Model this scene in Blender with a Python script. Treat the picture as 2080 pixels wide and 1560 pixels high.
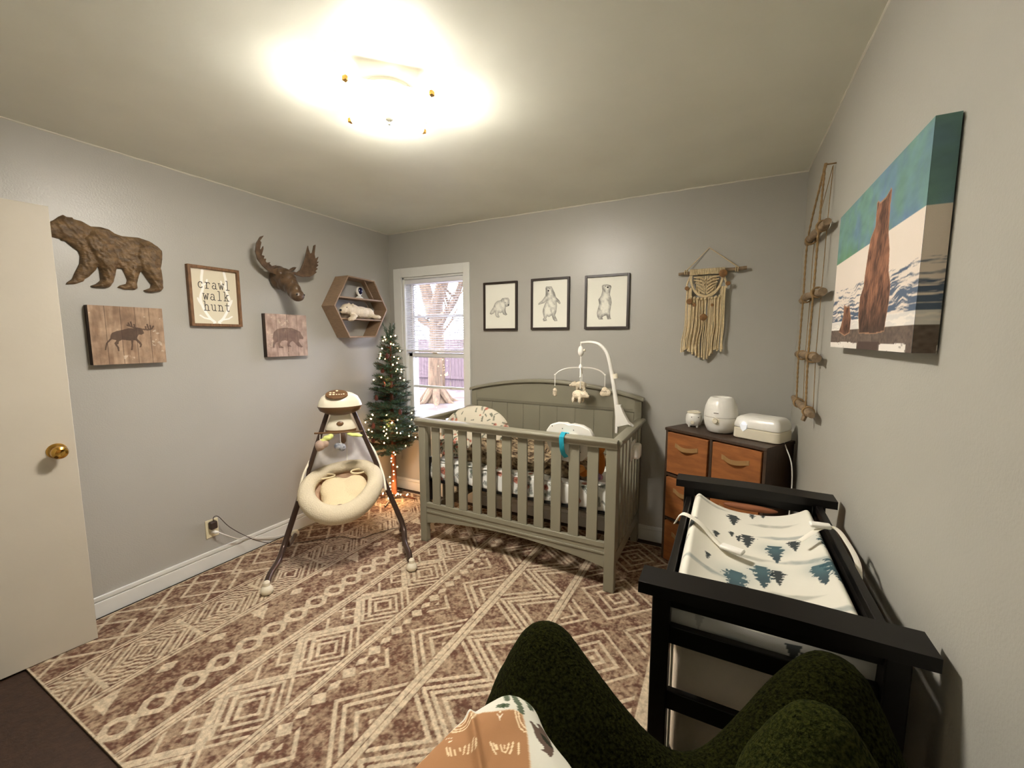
import bpy, bmesh, math, random
import numpy as np
from mathutils import Vector, Matrix, noise
from mathutils.geometry import tessellate_polygon

# ------------------------------------------------------------------ camera, world, lights, exposure
for _o in list(bpy.data.objects): bpy.data.objects.remove(_o)
SC = bpy.context.scene
COL = SC.collection
W, H, YF = 3.252, 2.44, -3.22          # room width, height, front wall (behind the camera)

cam_d = bpy.data.cameras.new('camera'); cam = bpy.data.objects.new('camera', cam_d); COL.objects.link(cam)
cam_d.sensor_fit = 'HORIZONTAL'; cam_d.sensor_width = 36.0; cam_d.lens = 845.0 / 2080.0 * 36.0
cam_d.clip_start = 0.02; cam_d.clip_end = 200
yaw, pit = 0.4780, 0.1084
cam.location = (2.8879, -3.0372, 1.4694)
cam.rotation_euler = (math.pi/2 - pit, 0.0, yaw)
SC.camera = cam

world = bpy.data.worlds.new('world'); SC.world = world; world.use_nodes = True
_bg = world.node_tree.nodes['Background']
_bg.inputs[0].default_value = (0.80, 0.82, 1.0, 1); _bg.inputs[1].default_value = 6.5

def lamp(name, kind, loc, energy, color, size=0.05, rot=None):
    d = bpy.data.lights.new(name, kind); d.energy = energy; d.color = color
    if kind == 'POINT': d.shadow_soft_size = size
    if kind == 'SUN': d.angle = size
    o = bpy.data.objects.new(name, d); COL.objects.link(o); o.location = loc
    if rot: o.rotation_euler = rot
    return o
LAMP = (1.645, -1.70)
WARM = (1.0, 0.925, 0.83)
SUN = lamp('sun', 'SUN', (-6, -4, 8), 3.0, (1.0, 0.84, 0.62), 0.01)
SUN.rotation_euler = Vector((-0.80, -0.42, 0.45)).to_track_quat('Z', 'Y').to_euler()
GLASS_EMIT = 68.0          # ceiling lamp glass
BULB_W = 0.3              # bulbs between glass and ceiling

SC.view_settings.view_transform = 'Standard'; SC.view_settings.look = 'None'
SC.view_settings.gamma = 1.0; SC.view_settings.exposure = 1.45
SC.view_settings.use_curve_mapping = False
SC.cycles.max_bounces = 20; SC.cycles.diffuse_bounces = 12

# ------------------------------------------------------------------ helpers
def L(r, g, b):
    f = lambda c: (c/12.92 if c <= .04045 else ((c+.055)/1.055)**2.4)
    return (f(r/255.), f(g/255.), f(b/255.))

def mat(name, col, rough=.6, metal=0., bump=0., bscale=200., var=0., vscale=6., attr=False, spec=.5, emit=None, es=0., coat=0., col2=None, stretch=None, detail=3.):
    m = bpy.data.materials.new(name); m.use_nodes = True
    nt = m.node_tree; P = nt.nodes['Principled BSDF']
    P.inputs['Roughness'].default_value = rough; P.inputs['Metallic'].default_value = metal
    P.inputs['Specular IOR Level'].default_value = spec
    P.inputs['Coat Weight'].default_value = coat
    c = tuple(col)+(1,)
    P.inputs['Base Color'].default_value = c
    tc = nt.nodes.new('ShaderNodeTexCoord'); src = tc.outputs['Object']
    if stretch:
        mp = nt.nodes.new('ShaderNodeMapping'); mp.inputs['Scale'].default_value = stretch
        nt.links.new(src, mp.inputs['Vector']); src = mp.outputs['Vector']
    out = None
    if attr:
        a = nt.nodes.new('ShaderNodeAttribute'); a.attribute_name = 'Col'; out = a.outputs['Color']
    if var > 0 or col2:
        n = nt.nodes.new('ShaderNodeTexNoise'); n.inputs['Scale'].default_value = vscale; n.inputs['Detail'].default_value = detail
        nt.links.new(src, n.inputs['Vector'])
        r = nt.nodes.new('ShaderNodeMapRange'); r.inputs['From Min'].default_value = .35; r.inputs['From Max'].default_value = .65
        nt.links.new(n.outputs['Fac'], r.inputs['Value'])
        mx = nt.nodes.new('ShaderNodeMix'); mx.data_type = 'RGBA'
        nt.links.new(r.outputs['Result'], mx.inputs['Factor'])
        if attr:
            hs = nt.nodes.new('ShaderNodeMix'); hs.data_type = 'RGBA'; hs.blend_type = 'MULTIPLY'; hs.inputs['Factor'].default_value = 1
            nt.links.new(out, hs.inputs[6]); hs.inputs[7].default_value = (1-var, 1-var, 1-var, 1)
            nt.links.new(out, mx.inputs[6]); nt.links.new(hs.outputs[2], mx.inputs[7])
        else:
            mx.inputs[6].default_value = c
            mx.inputs[7].default_value = (tuple(col2) if col2 else tuple(x*(1-var) for x in col))+(1,)
        out = mx.outputs[2]
    if out is not None: nt.links.new(out, P.inputs['Base Color'])
    if bump > 0:
        n2 = nt.nodes.new('ShaderNodeTexNoise'); n2.inputs['Scale'].default_value = bscale; n2.inputs['Detail'].default_value = 4
        nt.links.new(src, n2.inputs['Vector'])
        b = nt.nodes.new('ShaderNodeBump'); b.inputs['Strength'].default_value = bump; b.inputs['Distance'].default_value = .01
        nt.links.new(n2.outputs['Fac'], b.inputs['Height']); nt.links.new(b.outputs['Normal'], P.inputs['Normal'])
    if emit is not None:
        P.inputs['Emission Color'].default_value = tuple(emit)+(1,); P.inputs['Emission Strength'].default_value = es
    return m

def fabric(name, col, tr=.45, scale=30.):
    m = mat(name, col, rough=.95, var=.12, vscale=scale, spec=.1, detail=1); nt = m.node_tree; P = nt.nodes['Principled BSDF']
    t = nt.nodes.new('ShaderNodeBsdfTranslucent'); t.inputs[0].default_value = tuple(col)+(1,); mx = nt.nodes.new('ShaderNodeMixShader'); mx.inputs[0].default_value = tr
    nt.links.new(P.outputs[0], mx.inputs[1]); nt.links.new(t.outputs[0], mx.inputs[2]); nt.links.new(mx.outputs[0], nt.nodes['Material Output'].inputs[0]); return m

def thin_glass(name, tint=(1, 1, 1), refl=.08):
    m = bpy.data.materials.new(name); m.use_nodes = True; nt = m.node_tree; nt.nodes.clear()
    o = nt.nodes.new('ShaderNodeOutputMaterial'); mx = nt.nodes.new('ShaderNodeMixShader')
    t = nt.nodes.new('ShaderNodeBsdfTransparent'); t.inputs[0].default_value = tuple(tint)+(1,)
    g = nt.nodes.new('ShaderNodeBsdfGlossy'); g.inputs['Roughness'].default_value = .02
    fr = nt.nodes.new('ShaderNodeFresnel'); fr.inputs[0].default_value = 1.45
    nt.links.new(fr.outputs[0], mx.inputs[0]); nt.links.new(t.outputs[0], mx.inputs[1]); nt.links.new(g.outputs[0], mx.inputs[2])
    nt.links.new(mx.outputs[0], o.inputs[0]); return m

def tag(o, label=None, cat=None, group=None, kind=None):
    if label: o['label'] = label
    if cat: o['category'] = cat
    if group: o['group'] = group
    if kind: o['kind'] = kind
    return o

def thing(name, label, cat, loc=(0, 0, 0), rotz=0., group=None):
    o = bpy.data.objects.new(name, None); COL.objects.link(o); o.empty_display_size = .05
    o.location = loc; o.rotation_euler = (0, 0, rotz)
    return tag(o, label, cat, group)

class MB:
    """collects geometry of ONE mesh; all coordinates are world unless the object gets a parent with a transform"""
    def __init__(s): s.v = []; s.f = []; s.m = []
    def add(s, vs, fs, mi=0):
        n = len(s.v); s.v += [tuple(p) for p in vs]; s.f += [tuple(i+n for i in f) for f in fs]; s.m += [mi]*len(fs); return s
    def box(s, a, b, mi=0, M=None):
        x0, y0, z0 = a; x1, y1, z1 = b
        vs = [(x0,y0,z0),(x1,y0,z0),(x1,y1,z0),(x0,y1,z0),(x0,y0,z1),(x1,y0,z1),(x1,y1,z1),(x0,y1,z1)]
        if M is not None: vs = [tuple(M @ Vector(p)) for p in vs]
        return s.add(vs, [(0,3,2,1),(4,5,6,7),(0,1,5,4),(1,2,6,5),(2,3,7,6),(3,0,4,7)], mi)
    def hexa(s, P, mi=0):   # eight corners: bottom ring then top ring
        return s.add(P, [(0,3,2,1),(4,5,6,7),(0,1,5,4),(1,2,6,5),(2,3,7,6),(3,0,4,7)], mi)
    def tube(s, path, r, n=10, closed=False, mi=0, flat=1., up=None):
        P = [Vector(p) for p in path]; k = len(P)
        R = list(r) if hasattr(r, '__len__') else [r]*k
        vs = []; fs = []
        T = []
        for i in range(k):
            if closed: t = P[(i+1) % k]-P[i-1]
            else: t = P[min(i+1, k-1)]-P[max(i-1, 0)]
            T.append(t.normalized() if t.length > 1e-9 else Vector((0, 0, 1)))
        nrm = Vector(up) if up else (Vector((0, 0, 1)) if abs(T[0].z) < .9 else Vector((1, 0, 0)))
        for i in range(k):
            nrm = (nrm - T[i]*nrm.dot(T[i]))
            if nrm.length < 1e-6: nrm = Vector((1, 0, 0)) if abs(T[i].x) < .9 else Vector((0, 1, 0)); nrm = nrm - T[i]*nrm.dot(T[i])
            nrm.normalize(); b = T[i].cross(nrm)
            for j in range(n):
                a = 2*math.pi*j/n
                vs.append(P[i]+(nrm*math.cos(a)*flat+b*math.sin(a))*R[i])
        for i in range(k if closed else k-1):
            for j in range(n):
                a = i*n+j; b2 = i*n+(j+1) % n; c = ((i+1) % k)*n+(j+1) % n; d = ((i+1) % k)*n+j
                fs.append((a, d, c, b2))
        if not closed:
            fs.append(tuple(range(n))); fs.append(tuple(reversed(range((k-1)*n, k*n))))
        return s.add(vs, fs, mi)
    def lathe(s, prof, c=(0, 0, 0), n=32, mi=0, M=None, sx=1., sy=1.):
        vs = []; fs = []; c = Vector(c)
        for r, z in prof:
            for j in range(n):
                a = 2*math.pi*j/n; p = Vector((r*math.cos(a)*sx, r*math.sin(a)*sy, z))
                if M is not None: p = M @ p
                vs.append(p+c)
        for i in range(len(prof)-1):
            for j in range(n):
                fs.append((i*n+j, i*n+(j+1) % n, (i+1)*n+(j+1) % n, (i+1)*n+j))
        fs.append(tuple(reversed(range(n)))); k = (len(prof)-1)*n; fs.append(tuple(range(k, k+n)))
        return s.add(vs, fs, mi)
    def ell(s, c, r, n=16, m=10, mi=0, M=None):
        c = Vector(c); vs = []; fs = []
        for i in range(m+1):
            t = math.pi*i/m
            for j in range(n):
                a = 2*math.pi*j/n
                p = Vector((r[0]*math.sin(t)*math.cos(a), r[1]*math.sin(t)*math.sin(a), r[2]*math.cos(t)))
                if M is not None: p = M @ p
                vs.append(c+p)
        for i in range(m):
            for j in range(n): fs.append((i*n+j, (i+1)*n+j, (i+1)*n+(j+1) % n, i*n+(j+1) % n))
        return s.add(vs, fs, mi)
    def prism(s, poly, f, w0, w1, mi=0):   # f(u,v,w)->xyz
        n = len(poly)
        vs = [f(u, v, w0) for u, v in poly]+[f(u, v, w1) for u, v in poly]
        tr = tessellate_polygon([[Vector((u, v, 0)) for u, v in poly]])
        fs = [tuple(t) for t in tr]+[tuple(i+n for i in reversed(t)) for t in tr]
        fs += [(i, (i+1) % n, (i+1) % n+n, i+n) for i in range(n)]
        return s.add(vs, fs, mi)
    def build(s, name, mats, parent=None, smooth=None, bevel=0., seg=2, remesh=0., sub=0, solid=0., clean=True, disp=None):
        me = bpy.data.meshes.new(name)
        me.from_pydata([tuple(p) for p in s.v], [], s.f); me.update()
        if not isinstance(mats, (list, tuple)): mats = [mats]
        for m in mats: me.materials.append(m)
        if len(mats) > 1: me.polygons.foreach_set('material_index', s.m)
        o = bpy.data.objects.new(name, me); COL.objects.link(o)
        if clean:
            bm = bmesh.new(); bm.from_mesh(me); bmesh.ops.remove_doubles(bm, verts=bm.verts, dist=1e-5)
            bmesh.ops.recalc_face_normals(bm, faces=bm.faces); bm.to_mesh(me); bm.free()
        if remesh:
            md = o.modifiers.new('r', 'REMESH'); md.mode = 'VOXEL'; md.voxel_size = remesh; md.use_smooth_shade = True
            ms = o.modifiers.new('s', 'SMOOTH'); ms.factor = .6; ms.iterations = 6
        if disp:
            tx = bpy.data.textures.new(name, 'CLOUDS'); tx.noise_scale = disp[1]
            dm = o.modifiers.new('d', 'DISPLACE'); dm.texture = tx; dm.strength = disp[0]; dm.texture_coords = 'GLOBAL'; dm.mid_level = .5
        if solid:
            sm = o.modifiers.new('so', 'SOLIDIFY'); sm.thickness = solid; sm.offset = 0
        if bevel:
            b = o.modifiers.new('b', 'BEVEL'); b.width = bevel; b.segments = seg; b.limit_method = 'ANGLE'; b.angle_limit = math.radians(40)
        if sub:
            b = o.modifiers.new('u', 'SUBSURF'); b.levels = sub; b.render_levels = sub
        if smooth is None: smooth = bool(remesh or sub)
        if smooth or bevel:
            me.polygons.foreach_set('use_smooth', [True]*len(me.polygons))
            if not (remesh or sub):
                try: me.set_sharp_from_angle(angle=math.radians(38))
                except Exception: pass
        if parent is not None: o.parent = parent
        return o

def RX(a): return Matrix.Rotation(a, 4, 'X')
def RY(a): return Matrix.Rotation(a, 4, 'Y')
def RZ(a): return Matrix.Rotation(a, 4, 'Z')

def bez(pts, n=8):
    """Catmull-Rom through points"""
    P = [Vector(p) for p in pts]; out = []
    Q = [P[0]*2-P[1]]+P+[P[-1]*2-P[-2]]
    for i in range(1, len(Q)-2):
        for k in range(n):
            t = k/n; a, b, c, d = Q[i-1], Q[i], Q[i+1], Q[i+2]
            out.append(.5*((2*b)+(c-a)*t+(2*a-5*b+4*c-d)*t*t+(3*b-a-3*c+d)*t**3))
    out.append(P[-1]); return out

# raster on a dense grid -> colour attribute of the surface's own print
def inpoly(U, V, poly):
    r = np.zeros(U.shape, bool); n = len(poly)
    for i in range(n):
        x0, y0 = poly[i]; x1, y1 = poly[(i+1) % n]
        if y0 == y1: continue
        c = ((y0 > V) != (y1 > V)) & (U < (x1-x0)*(V-y0)/(y1-y0)+x0); r ^= c
    return r
def segd(U, V, line, closed=False):
    d = np.full(U.shape, 1e9); n = len(line)
    for i in range(n if closed else n-1):
        x0, y0 = line[i]; x1, y1 = line[(i+1) % n]; dx, dy = x1-x0, y1-y0; q = dx*dx+dy*dy+1e-12
        t = np.clip(((U-x0)*dx+(V-y0)*dy)/q, 0, 1); d = np.minimum(d, np.hypot(U-x0-t*dx, V-y0-t*dy))
    return d
def put(C, mask, col, a=1.):
    if mask.dtype == bool: mask = mask.astype(float)
    k = (mask*a)[..., None]; C[...] = C*(1-k)+np.array(col)*k
def sm(x, a, b): return np.clip((x-a)/(b-a), 0, 1)
def vnoise(U, V, sc, seed=0, oct=3):
    rs = np.random.RandomState(seed); out = np.zeros(U.shape); amp = 1.; tot = 0
    for o in range(oct):
        g = rs.rand(64, 64); x = U*sc*2**o; y = V*sc*2**o
        xi = np.floor(x).astype(int); yi = np.floor(y).astype(int); fx = x-xi; fy = y-yi
        fx = fx*fx*(3-2*fx); fy = fy*fy*(3-2*fy)
        a = g[yi % 64, xi % 64]; b = g[yi % 64, (xi+1) % 64]; c = g[(yi+1) % 64, xi % 64]; d = g[(yi+1) % 64, (xi+1) % 64]
        out += amp*((a*(1-fx)+b*fx)*(1-fy)+(c*(1-fx)+d*fx)*fy); tot += amp; amp *= .5
    return out/tot
def grid(u0, u1, v0, v1, st):
    nu = max(2, int(round((u1-u0)/st))+1); nv = max(2, int(round((v1-v0)/st))+1)
    return np.meshgrid(np.linspace(u0, u1, nu), np.linspace(v0, v1, nv))
def surf(name, P, C, m, parent=None, flip=False, mask=None, extra=None, smooth=True, solid=0.):
    """P (nv,nu,3) points, C (nv,nu,3) linear colours; extra: list of (verts, faces, colour)"""
    nv, nu = P.shape[:2]
    idx = np.arange(nv*nu).reshape(nv, nu)
    F = np.stack([idx[:-1, :-1], idx[:-1, 1:], idx[1:, 1:], idx[1:, :-1]], -1).reshape(-1, 4)
    if mask is not None: F = F[mask.reshape(-1)]
    if flip: F = F[:, ::-1]
    V = P.reshape(-1, 3); K = C.reshape(-1, 3)
    Fl = [F]
    if extra:
        for vs, fs, c in extra:
            b = len(V); V = np.vstack([V, np.array(vs, float)]); K = np.vstack([K, np.tile(np.array(c, float), (len(vs), 1))])
            Fl.append(np.array(fs)+b)
    F = np.vstack(Fl)
    me = bpy.data.meshes.new(name)
    me.vertices.add(len(V)); me.vertices.foreach_set('co', V.astype(np.float32).ravel())
    me.loops.add(F.size); me.loops.foreach_set('vertex_index', F.astype(np.int32).ravel())
    me.polygons.add(len(F)); me.polygons.foreach_set('loop_start', np.arange(0, F.size, 4, dtype=np.int32))
    me.update(calc_edges=True); me.validate()
    at = me.color_attributes.new('Col', 'FLOAT_COLOR', 'POINT')
    at.data.foreach_set('color', np.hstack([K, np.ones((len(K), 1))]).astype(np.float32).ravel())
    if smooth: me.polygons.foreach_set('use_smooth', [True]*len(me.polygons))
    if mask is not None:
        bm = bmesh.new(); bm.from_mesh(me); bmesh.ops.delete(bm, geom=[v for v in bm.verts if not v.link_faces], context='VERTS'); bm.to_mesh(me); bm.free()
    me.materials.append(m)
    o = bpy.data.objects.new(name, me); COL.objects.link(o)
    if solid:
        s = o.modifiers.new('s', 'SOLIDIFY'); s.thickness = solid; s.offset = -1
    if parent is not None: o.parent = parent
    return o
def boxq(a, b, c, skip=()):
    x0, y0, z0 = a; x1, y1, z1 = b
    vs = [(x0,y0,z0),(x1,y0,z0),(x1,y1,z0),(x0,y1,z0),(x0,y0,z1),(x1,y0,z1),(x1,y1,z1),(x0,y1,z1)]
    return (vs, [(0,3,2,1),(4,5,6,7),(0,1,5,4),(1,2,6,5),(2,3,7,6),(3,0,4,7)], c)

def dup(o, parent=None):
    c = o.copy(); COL.objects.link(c); c.parent = parent if parent is not None else o.parent
    for ch in list(o.children): dup(ch, c)
    return c
BEAR=[(-2.267,1.981),(-2.262,1.999),(-2.237,2.016),(-2.218,2.031),(-2.199,2.052),(-2.184,2.064),(-2.172,2.057),(-2.162,2.058),(-2.152,2.06),(-2.149,2.053),(-2.12,2.05),(-2.087,2.032),(-2.051,2.038),(-2.019,2.033),(-1.996,2.017),(-1.967,2.01),(-1.896,2.017),(-1.85,2.007),(-1.814,1.986),(-1.794,1.964),(-1.796,1.918),(-1.805,1.882),(-1.814,1.863),(-1.808,1.836),(-1.805,1.796),(-1.806,1.755),(-1.818,1.737),(-1.862,1.725),(-1.886,1.727),(-1.897,1.734),(-1.865,1.751),(-1.859,1.772),(-1.876,1.798),(-1.9,1.84),(-1.912,1.81),(-1.923,1.765),(-1.922,1.743),(-1.936,1.733),(-1.98,1.731),(-2.007,1.739),(-1.995,1.751),(-1.969,1.762),(-1.963,1.782),(-1.971,1.813),(-1.98,1.839),(-2.004,1.836),(-2.01,1.803),(-2.022,1.764),(-2.038,1.738),(-2.056,1.73),(-2.104,1.729),(-2.111,1.736),(-2.09,1.748),(-2.071,1.769),(-2.071,1.81),(-2.075,1.841),(-2.084,1.819),(-2.115,1.779),(-2.131,1.766),(-2.136,1.755),(-2.168,1.738),(-2.201,1.733),(-2.196,1.743),(-2.177,1.761),(-2.163,1.797),(-2.144,1.84),(-2.139,1.876),(-2.143,1.9),(-2.167,1.921),(-2.184,1.939),(-2.2,1.94),(-2.201,1.948),(-2.215,1.949),(-2.245,1.953),(-2.262,1.961)]
BEARNEAR=[(-2.123,1.964),(-2.077,2.015),(-2.035,1.982),(-2.001,1.895),(-2.006,1.83),(-2.022,1.764),(-2.038,1.738),(-2.056,1.73),(-2.104,1.729),(-2.111,1.736),(-2.09,1.748),(-2.071,1.769),(-2.072,1.82),(-2.091,1.884)]
BEARHIND=[(-1.897,1.995),(-1.841,2.0),(-1.797,1.952),(-1.805,1.882),(-1.806,1.755),(-1.818,1.737),(-1.862,1.725),(-1.897,1.734),(-1.865,1.751),(-1.859,1.772),(-1.876,1.798),(-1.9,1.845),(-1.916,1.925)]
MOOSE=[(-2.061,1.499),(-2.039,1.51),(-2.026,1.513),(-1.991,1.525),(-1.951,1.526),(-1.933,1.521),(-1.927,1.512),(-1.926,1.498),(-1.938,1.491),(-1.949,1.492),(-1.96,1.472),(-1.943,1.45),(-1.939,1.439),(-1.943,1.424),(-1.952,1.422),(-1.947,1.436),(-1.965,1.461),(-1.974,1.461),(-1.978,1.439),(-1.982,1.408),(-1.989,1.409),(-1.984,1.439),(-1.985,1.459),(-2.021,1.464),(-2.035,1.456),(-2.038,1.442),(-2.049,1.437),(-2.055,1.445),(-2.045,1.461),(-2.063,1.467),(-2.081,1.446),(-2.09,1.411),(-2.095,1.411),(-2.088,1.446),(-2.069,1.472),(-2.066,1.488)]
MANT=[[(-1.938,1.523),(-1.964,1.528),(-1.994,1.541)],[(-1.964,1.528),(-1.965,1.545)],[(-1.975,1.534),(-1.979,1.558)],[(-1.985,1.539),(-1.989,1.552)],[(-1.933,1.521),(-1.906,1.518),(-1.889,1.524),(-1.881,1.539)],[(-1.915,1.519),(-1.916,1.535)],[(-1.903,1.519),(-1.908,1.547)],[(-1.894,1.523),(-1.895,1.541)],[(-2.049,1.439),(-2.041,1.423),(-2.04,1.408)]]
BSIGN=[(-1.199,1.478),(-1.187,1.517),(-1.16,1.539),(-1.102,1.548),(-1.048,1.547),(-1.004,1.53),(-0.982,1.52),(-0.977,1.504),(-0.959,1.479),(-0.962,1.466),(-0.991,1.468),(-0.998,1.448),(-0.982,1.422),(-0.968,1.411),(-0.978,1.403),(-1.006,1.412),(-1.037,1.443),(-1.048,1.453),(-1.067,1.443),(-1.075,1.428),(-1.058,1.412),(-1.089,1.411),(-1.093,1.428),(-1.086,1.453),(-1.107,1.458),(-1.134,1.453),(-1.146,1.434),(-1.143,1.419),(-1.121,1.408),(-1.127,1.402),(-1.158,1.404),(-1.163,1.434),(-1.158,1.448),(-1.176,1.444),(-1.187,1.424),(-1.189,1.405),(-1.201,1.405),(-1.202,1.429),(-1.193,1.454)]
PB=[[(1.112,1.677),(1.123,1.699),(1.146,1.727),(1.161,1.758),(1.183,1.776),(1.216,1.781),(1.23,1.796),(1.259,1.799),(1.284,1.798),(1.294,1.784),(1.295,1.759),(1.294,1.74),(1.284,1.731),(1.263,1.729),(1.259,1.704),(1.263,1.682),(1.275,1.666),(1.263,1.66),(1.241,1.667),(1.23,1.686),(1.212,1.68),(1.197,1.687),(1.192,1.668),(1.204,1.649),(1.193,1.643),(1.173,1.65),(1.164,1.669),(1.163,1.694),(1.145,1.676),(1.123,1.67)],[(1.612,1.859),(1.618,1.868),(1.66,1.867),(1.67,1.85),(1.686,1.82),(1.699,1.784),(1.725,1.76),(1.735,1.739),(1.729,1.733),(1.702,1.755),(1.706,1.72),(1.701,1.673),(1.691,1.649),(1.708,1.616),(1.711,1.606),(1.689,1.605),(1.676,1.62),(1.666,1.65),(1.643,1.638),(1.627,1.645),(1.617,1.627),(1.625,1.61),(1.598,1.606),(1.592,1.619),(1.601,1.633),(1.59,1.676),(1.593,1.7),(1.609,1.741),(1.629,1.77),(1.603,1.747),(1.553,1.734),(1.553,1.743),(1.583,1.763),(1.612,1.8),(1.614,1.83)],[(2.054,1.849),(2.062,1.856),(2.088,1.858),(2.116,1.849),(2.122,1.84),(2.114,1.81),(2.112,1.783),(2.122,1.755),(2.126,1.727),(2.12,1.694),(2.116,1.661),(2.119,1.622),(2.125,1.612),(2.1,1.61),(2.091,1.639),(2.071,1.634),(2.059,1.623),(2.066,1.611),(2.037,1.61),(2.025,1.63),(2.021,1.658),(2.029,1.691),(2.037,1.719),(2.03,1.753),(2.05,1.78),(2.058,1.813)]]
PN=[[(1.286,1.741),(1.258,1.763)],[(1.636,1.837),(1.621,1.852),(1.647,1.853)],[(2.096,1.837),(2.08,1.846),(2.112,1.846)]]
CB=[(-1.544,1.484),(-1.52,1.54),(-1.523,1.587),(-1.549,1.613),(-1.552,1.642),(-1.566,1.704),(-1.577,1.736),(-1.611,1.759),(-1.609,1.784),(-1.607,1.82),(-1.617,1.822),(-1.634,1.813),(-1.679,1.813),(-1.713,1.825),(-1.72,1.816),(-1.717,1.784),(-1.72,1.745),(-1.723,1.72),(-1.742,1.678),(-1.75,1.627),(-1.771,1.595),(-1.772,1.551),(-1.762,1.513),(-1.758,1.486),(-1.686,1.481)]
CC=[(-1.296,1.492),(-1.322,1.511),(-1.343,1.545),(-1.343,1.579),(-1.364,1.572),(-1.398,1.568),(-1.411,1.575),(-1.423,1.552),(-1.443,1.533),(-1.441,1.487),(-1.382,1.478)]
BO=[(2.5501,-2.6734),(2.5604,-2.6148),(2.5765,-2.5628),(2.5992,-2.521),(2.6227,-2.5071),(2.6542,-2.5129),(2.6864,-2.5408),(2.715,-2.5584),(2.7407,-2.5738),(2.789,-2.6111),(2.7399,-2.683),(2.6476,-2.7306),(2.5486,-2.7306)]
BT=[(2.556,-2.6551),(2.564,-2.6185),(2.5692,-2.6082),(2.5787,-2.5957),(2.5882,-2.5826),(2.5999,-2.573),(2.6102,-2.5694),(2.6263,-2.5613),(2.6403,-2.5518),(2.6527,-2.551),(2.6615,-2.562),(2.6732,-2.5774),(2.6872,-2.6016),(2.704,-2.6309),(2.6813,-2.702),(2.6014,-2.7255),(2.5406,-2.7042),(2.545,-2.6771)]
BL=[[(2.5699,-2.6082),(2.5758,-2.6126),(2.5823,-2.6126),(2.5897,-2.6097),(2.5955,-2.6038),(2.5977,-2.595),(2.5926,-2.5796)],[(2.5706,-2.6045),(2.578,-2.6082),(2.586,-2.6067),(2.5911,-2.6016),(2.5933,-2.5928),(2.5897,-2.5818)],[(2.5765,-2.6016),(2.5816,-2.6009),(2.5853,-2.595),(2.5845,-2.5877)],[(2.6417,-2.5525),(2.6505,-2.5642),(2.6593,-2.5723),(2.6674,-2.5745),(2.6688,-2.5723)],[(2.6461,-2.551),(2.6542,-2.5628),(2.6622,-2.5672),(2.6659,-2.5686)],[(2.5845,-2.639),(2.5904,-2.6449),(2.5955,-2.6493)],[(2.5889,-2.6383),(2.5985,-2.6478)],[(2.597,-2.6397),(2.6029,-2.6456)],[(2.6029,-2.6353),(2.6058,-2.6383)],[(2.608,-2.6309),(2.6124,-2.6405)],[(2.6124,-2.6273),(2.6175,-2.6383)],[(2.6161,-2.6236),(2.6219,-2.6353)],[(2.6205,-2.6229),(2.6263,-2.6331)],[(2.6344,-2.6104),(2.6417,-2.617),(2.6498,-2.6214)],[(2.6395,-2.6104),(2.6469,-2.6155)],[(2.6439,-2.6104),(2.6476,-2.6141)],[(2.6483,-2.6082),(2.6542,-2.6141),(2.6586,-2.6148),(2.66,-2.6104),(2.6571,-2.6009)],[(2.6534,-2.606),(2.6556,-2.6097)],[(2.6615,-2.5965),(2.6644,-2.6075),(2.6644,-2.6133)],[(2.6681,-2.5943),(2.6754,-2.6082)],[(2.5523,-2.6581),(2.5582,-2.6573),(2.5618,-2.6544),(2.5604,-2.6471)],[(2.553,-2.6639),(2.5589,-2.6624)]]
BH=[[(2.6212,-2.5694),(2.6256,-2.573),(2.6307,-2.5782),(2.63,-2.5723),(2.6293,-2.5657),(2.6271,-2.5716)],[(2.6219,-2.565),(2.6249,-2.5664),(2.6249,-2.5628)],[(2.578,-2.6295),(2.5838,-2.6302),(2.586,-2.6258),(2.5823,-2.628)],[(2.5714,-2.6236),(2.5743,-2.6251),(2.5736,-2.6221)],[(2.575,-2.6229),(2.578,-2.6243),(2.578,-2.6221)],[(2.5794,-2.6229),(2.5823,-2.6243),(2.5823,-2.6221)]]
BB=[(2.6637,-2.5532),(2.6681,-2.5503),(2.6747,-2.5532),(2.6784,-2.5532),(2.6784,-2.5503),(2.6725,-2.5481),(2.6762,-2.543),(2.682,-2.5444),(2.6894,-2.5481),(2.6974,-2.5554),(2.7026,-2.5635),(2.7084,-2.5701),(2.7114,-2.5782),(2.7128,-2.5884),(2.7099,-2.5899),(2.7062,-2.5877),(2.6982,-2.5877),(2.6974,-2.5862),(2.7004,-2.5833),(2.6974,-2.5789),(2.6879,-2.5752),(2.6791,-2.5672),(2.6747,-2.5613),(2.6696,-2.5562)]
BG=[(2.6835,-2.5591),(2.6901,-2.5591),(2.6996,-2.5628),(2.7062,-2.5679),(2.7077,-2.573),(2.7004,-2.5708),(2.6923,-2.5679)]
BP=[[(2.6175,-2.5144),(2.6249,-2.5217),(2.6329,-2.5312),(2.6432,-2.54),(2.6498,-2.5481)],[(2.6109,-2.5239),(2.6161,-2.5298),(2.6212,-2.5371)],[(2.6366,-2.5129),(2.6439,-2.5173),(2.6512,-2.5224),(2.6549,-2.5276)],[(2.6168,-2.5547),(2.6205,-2.5518)],[(2.6241,-2.5518),(2.6271,-2.5496)]]
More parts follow.
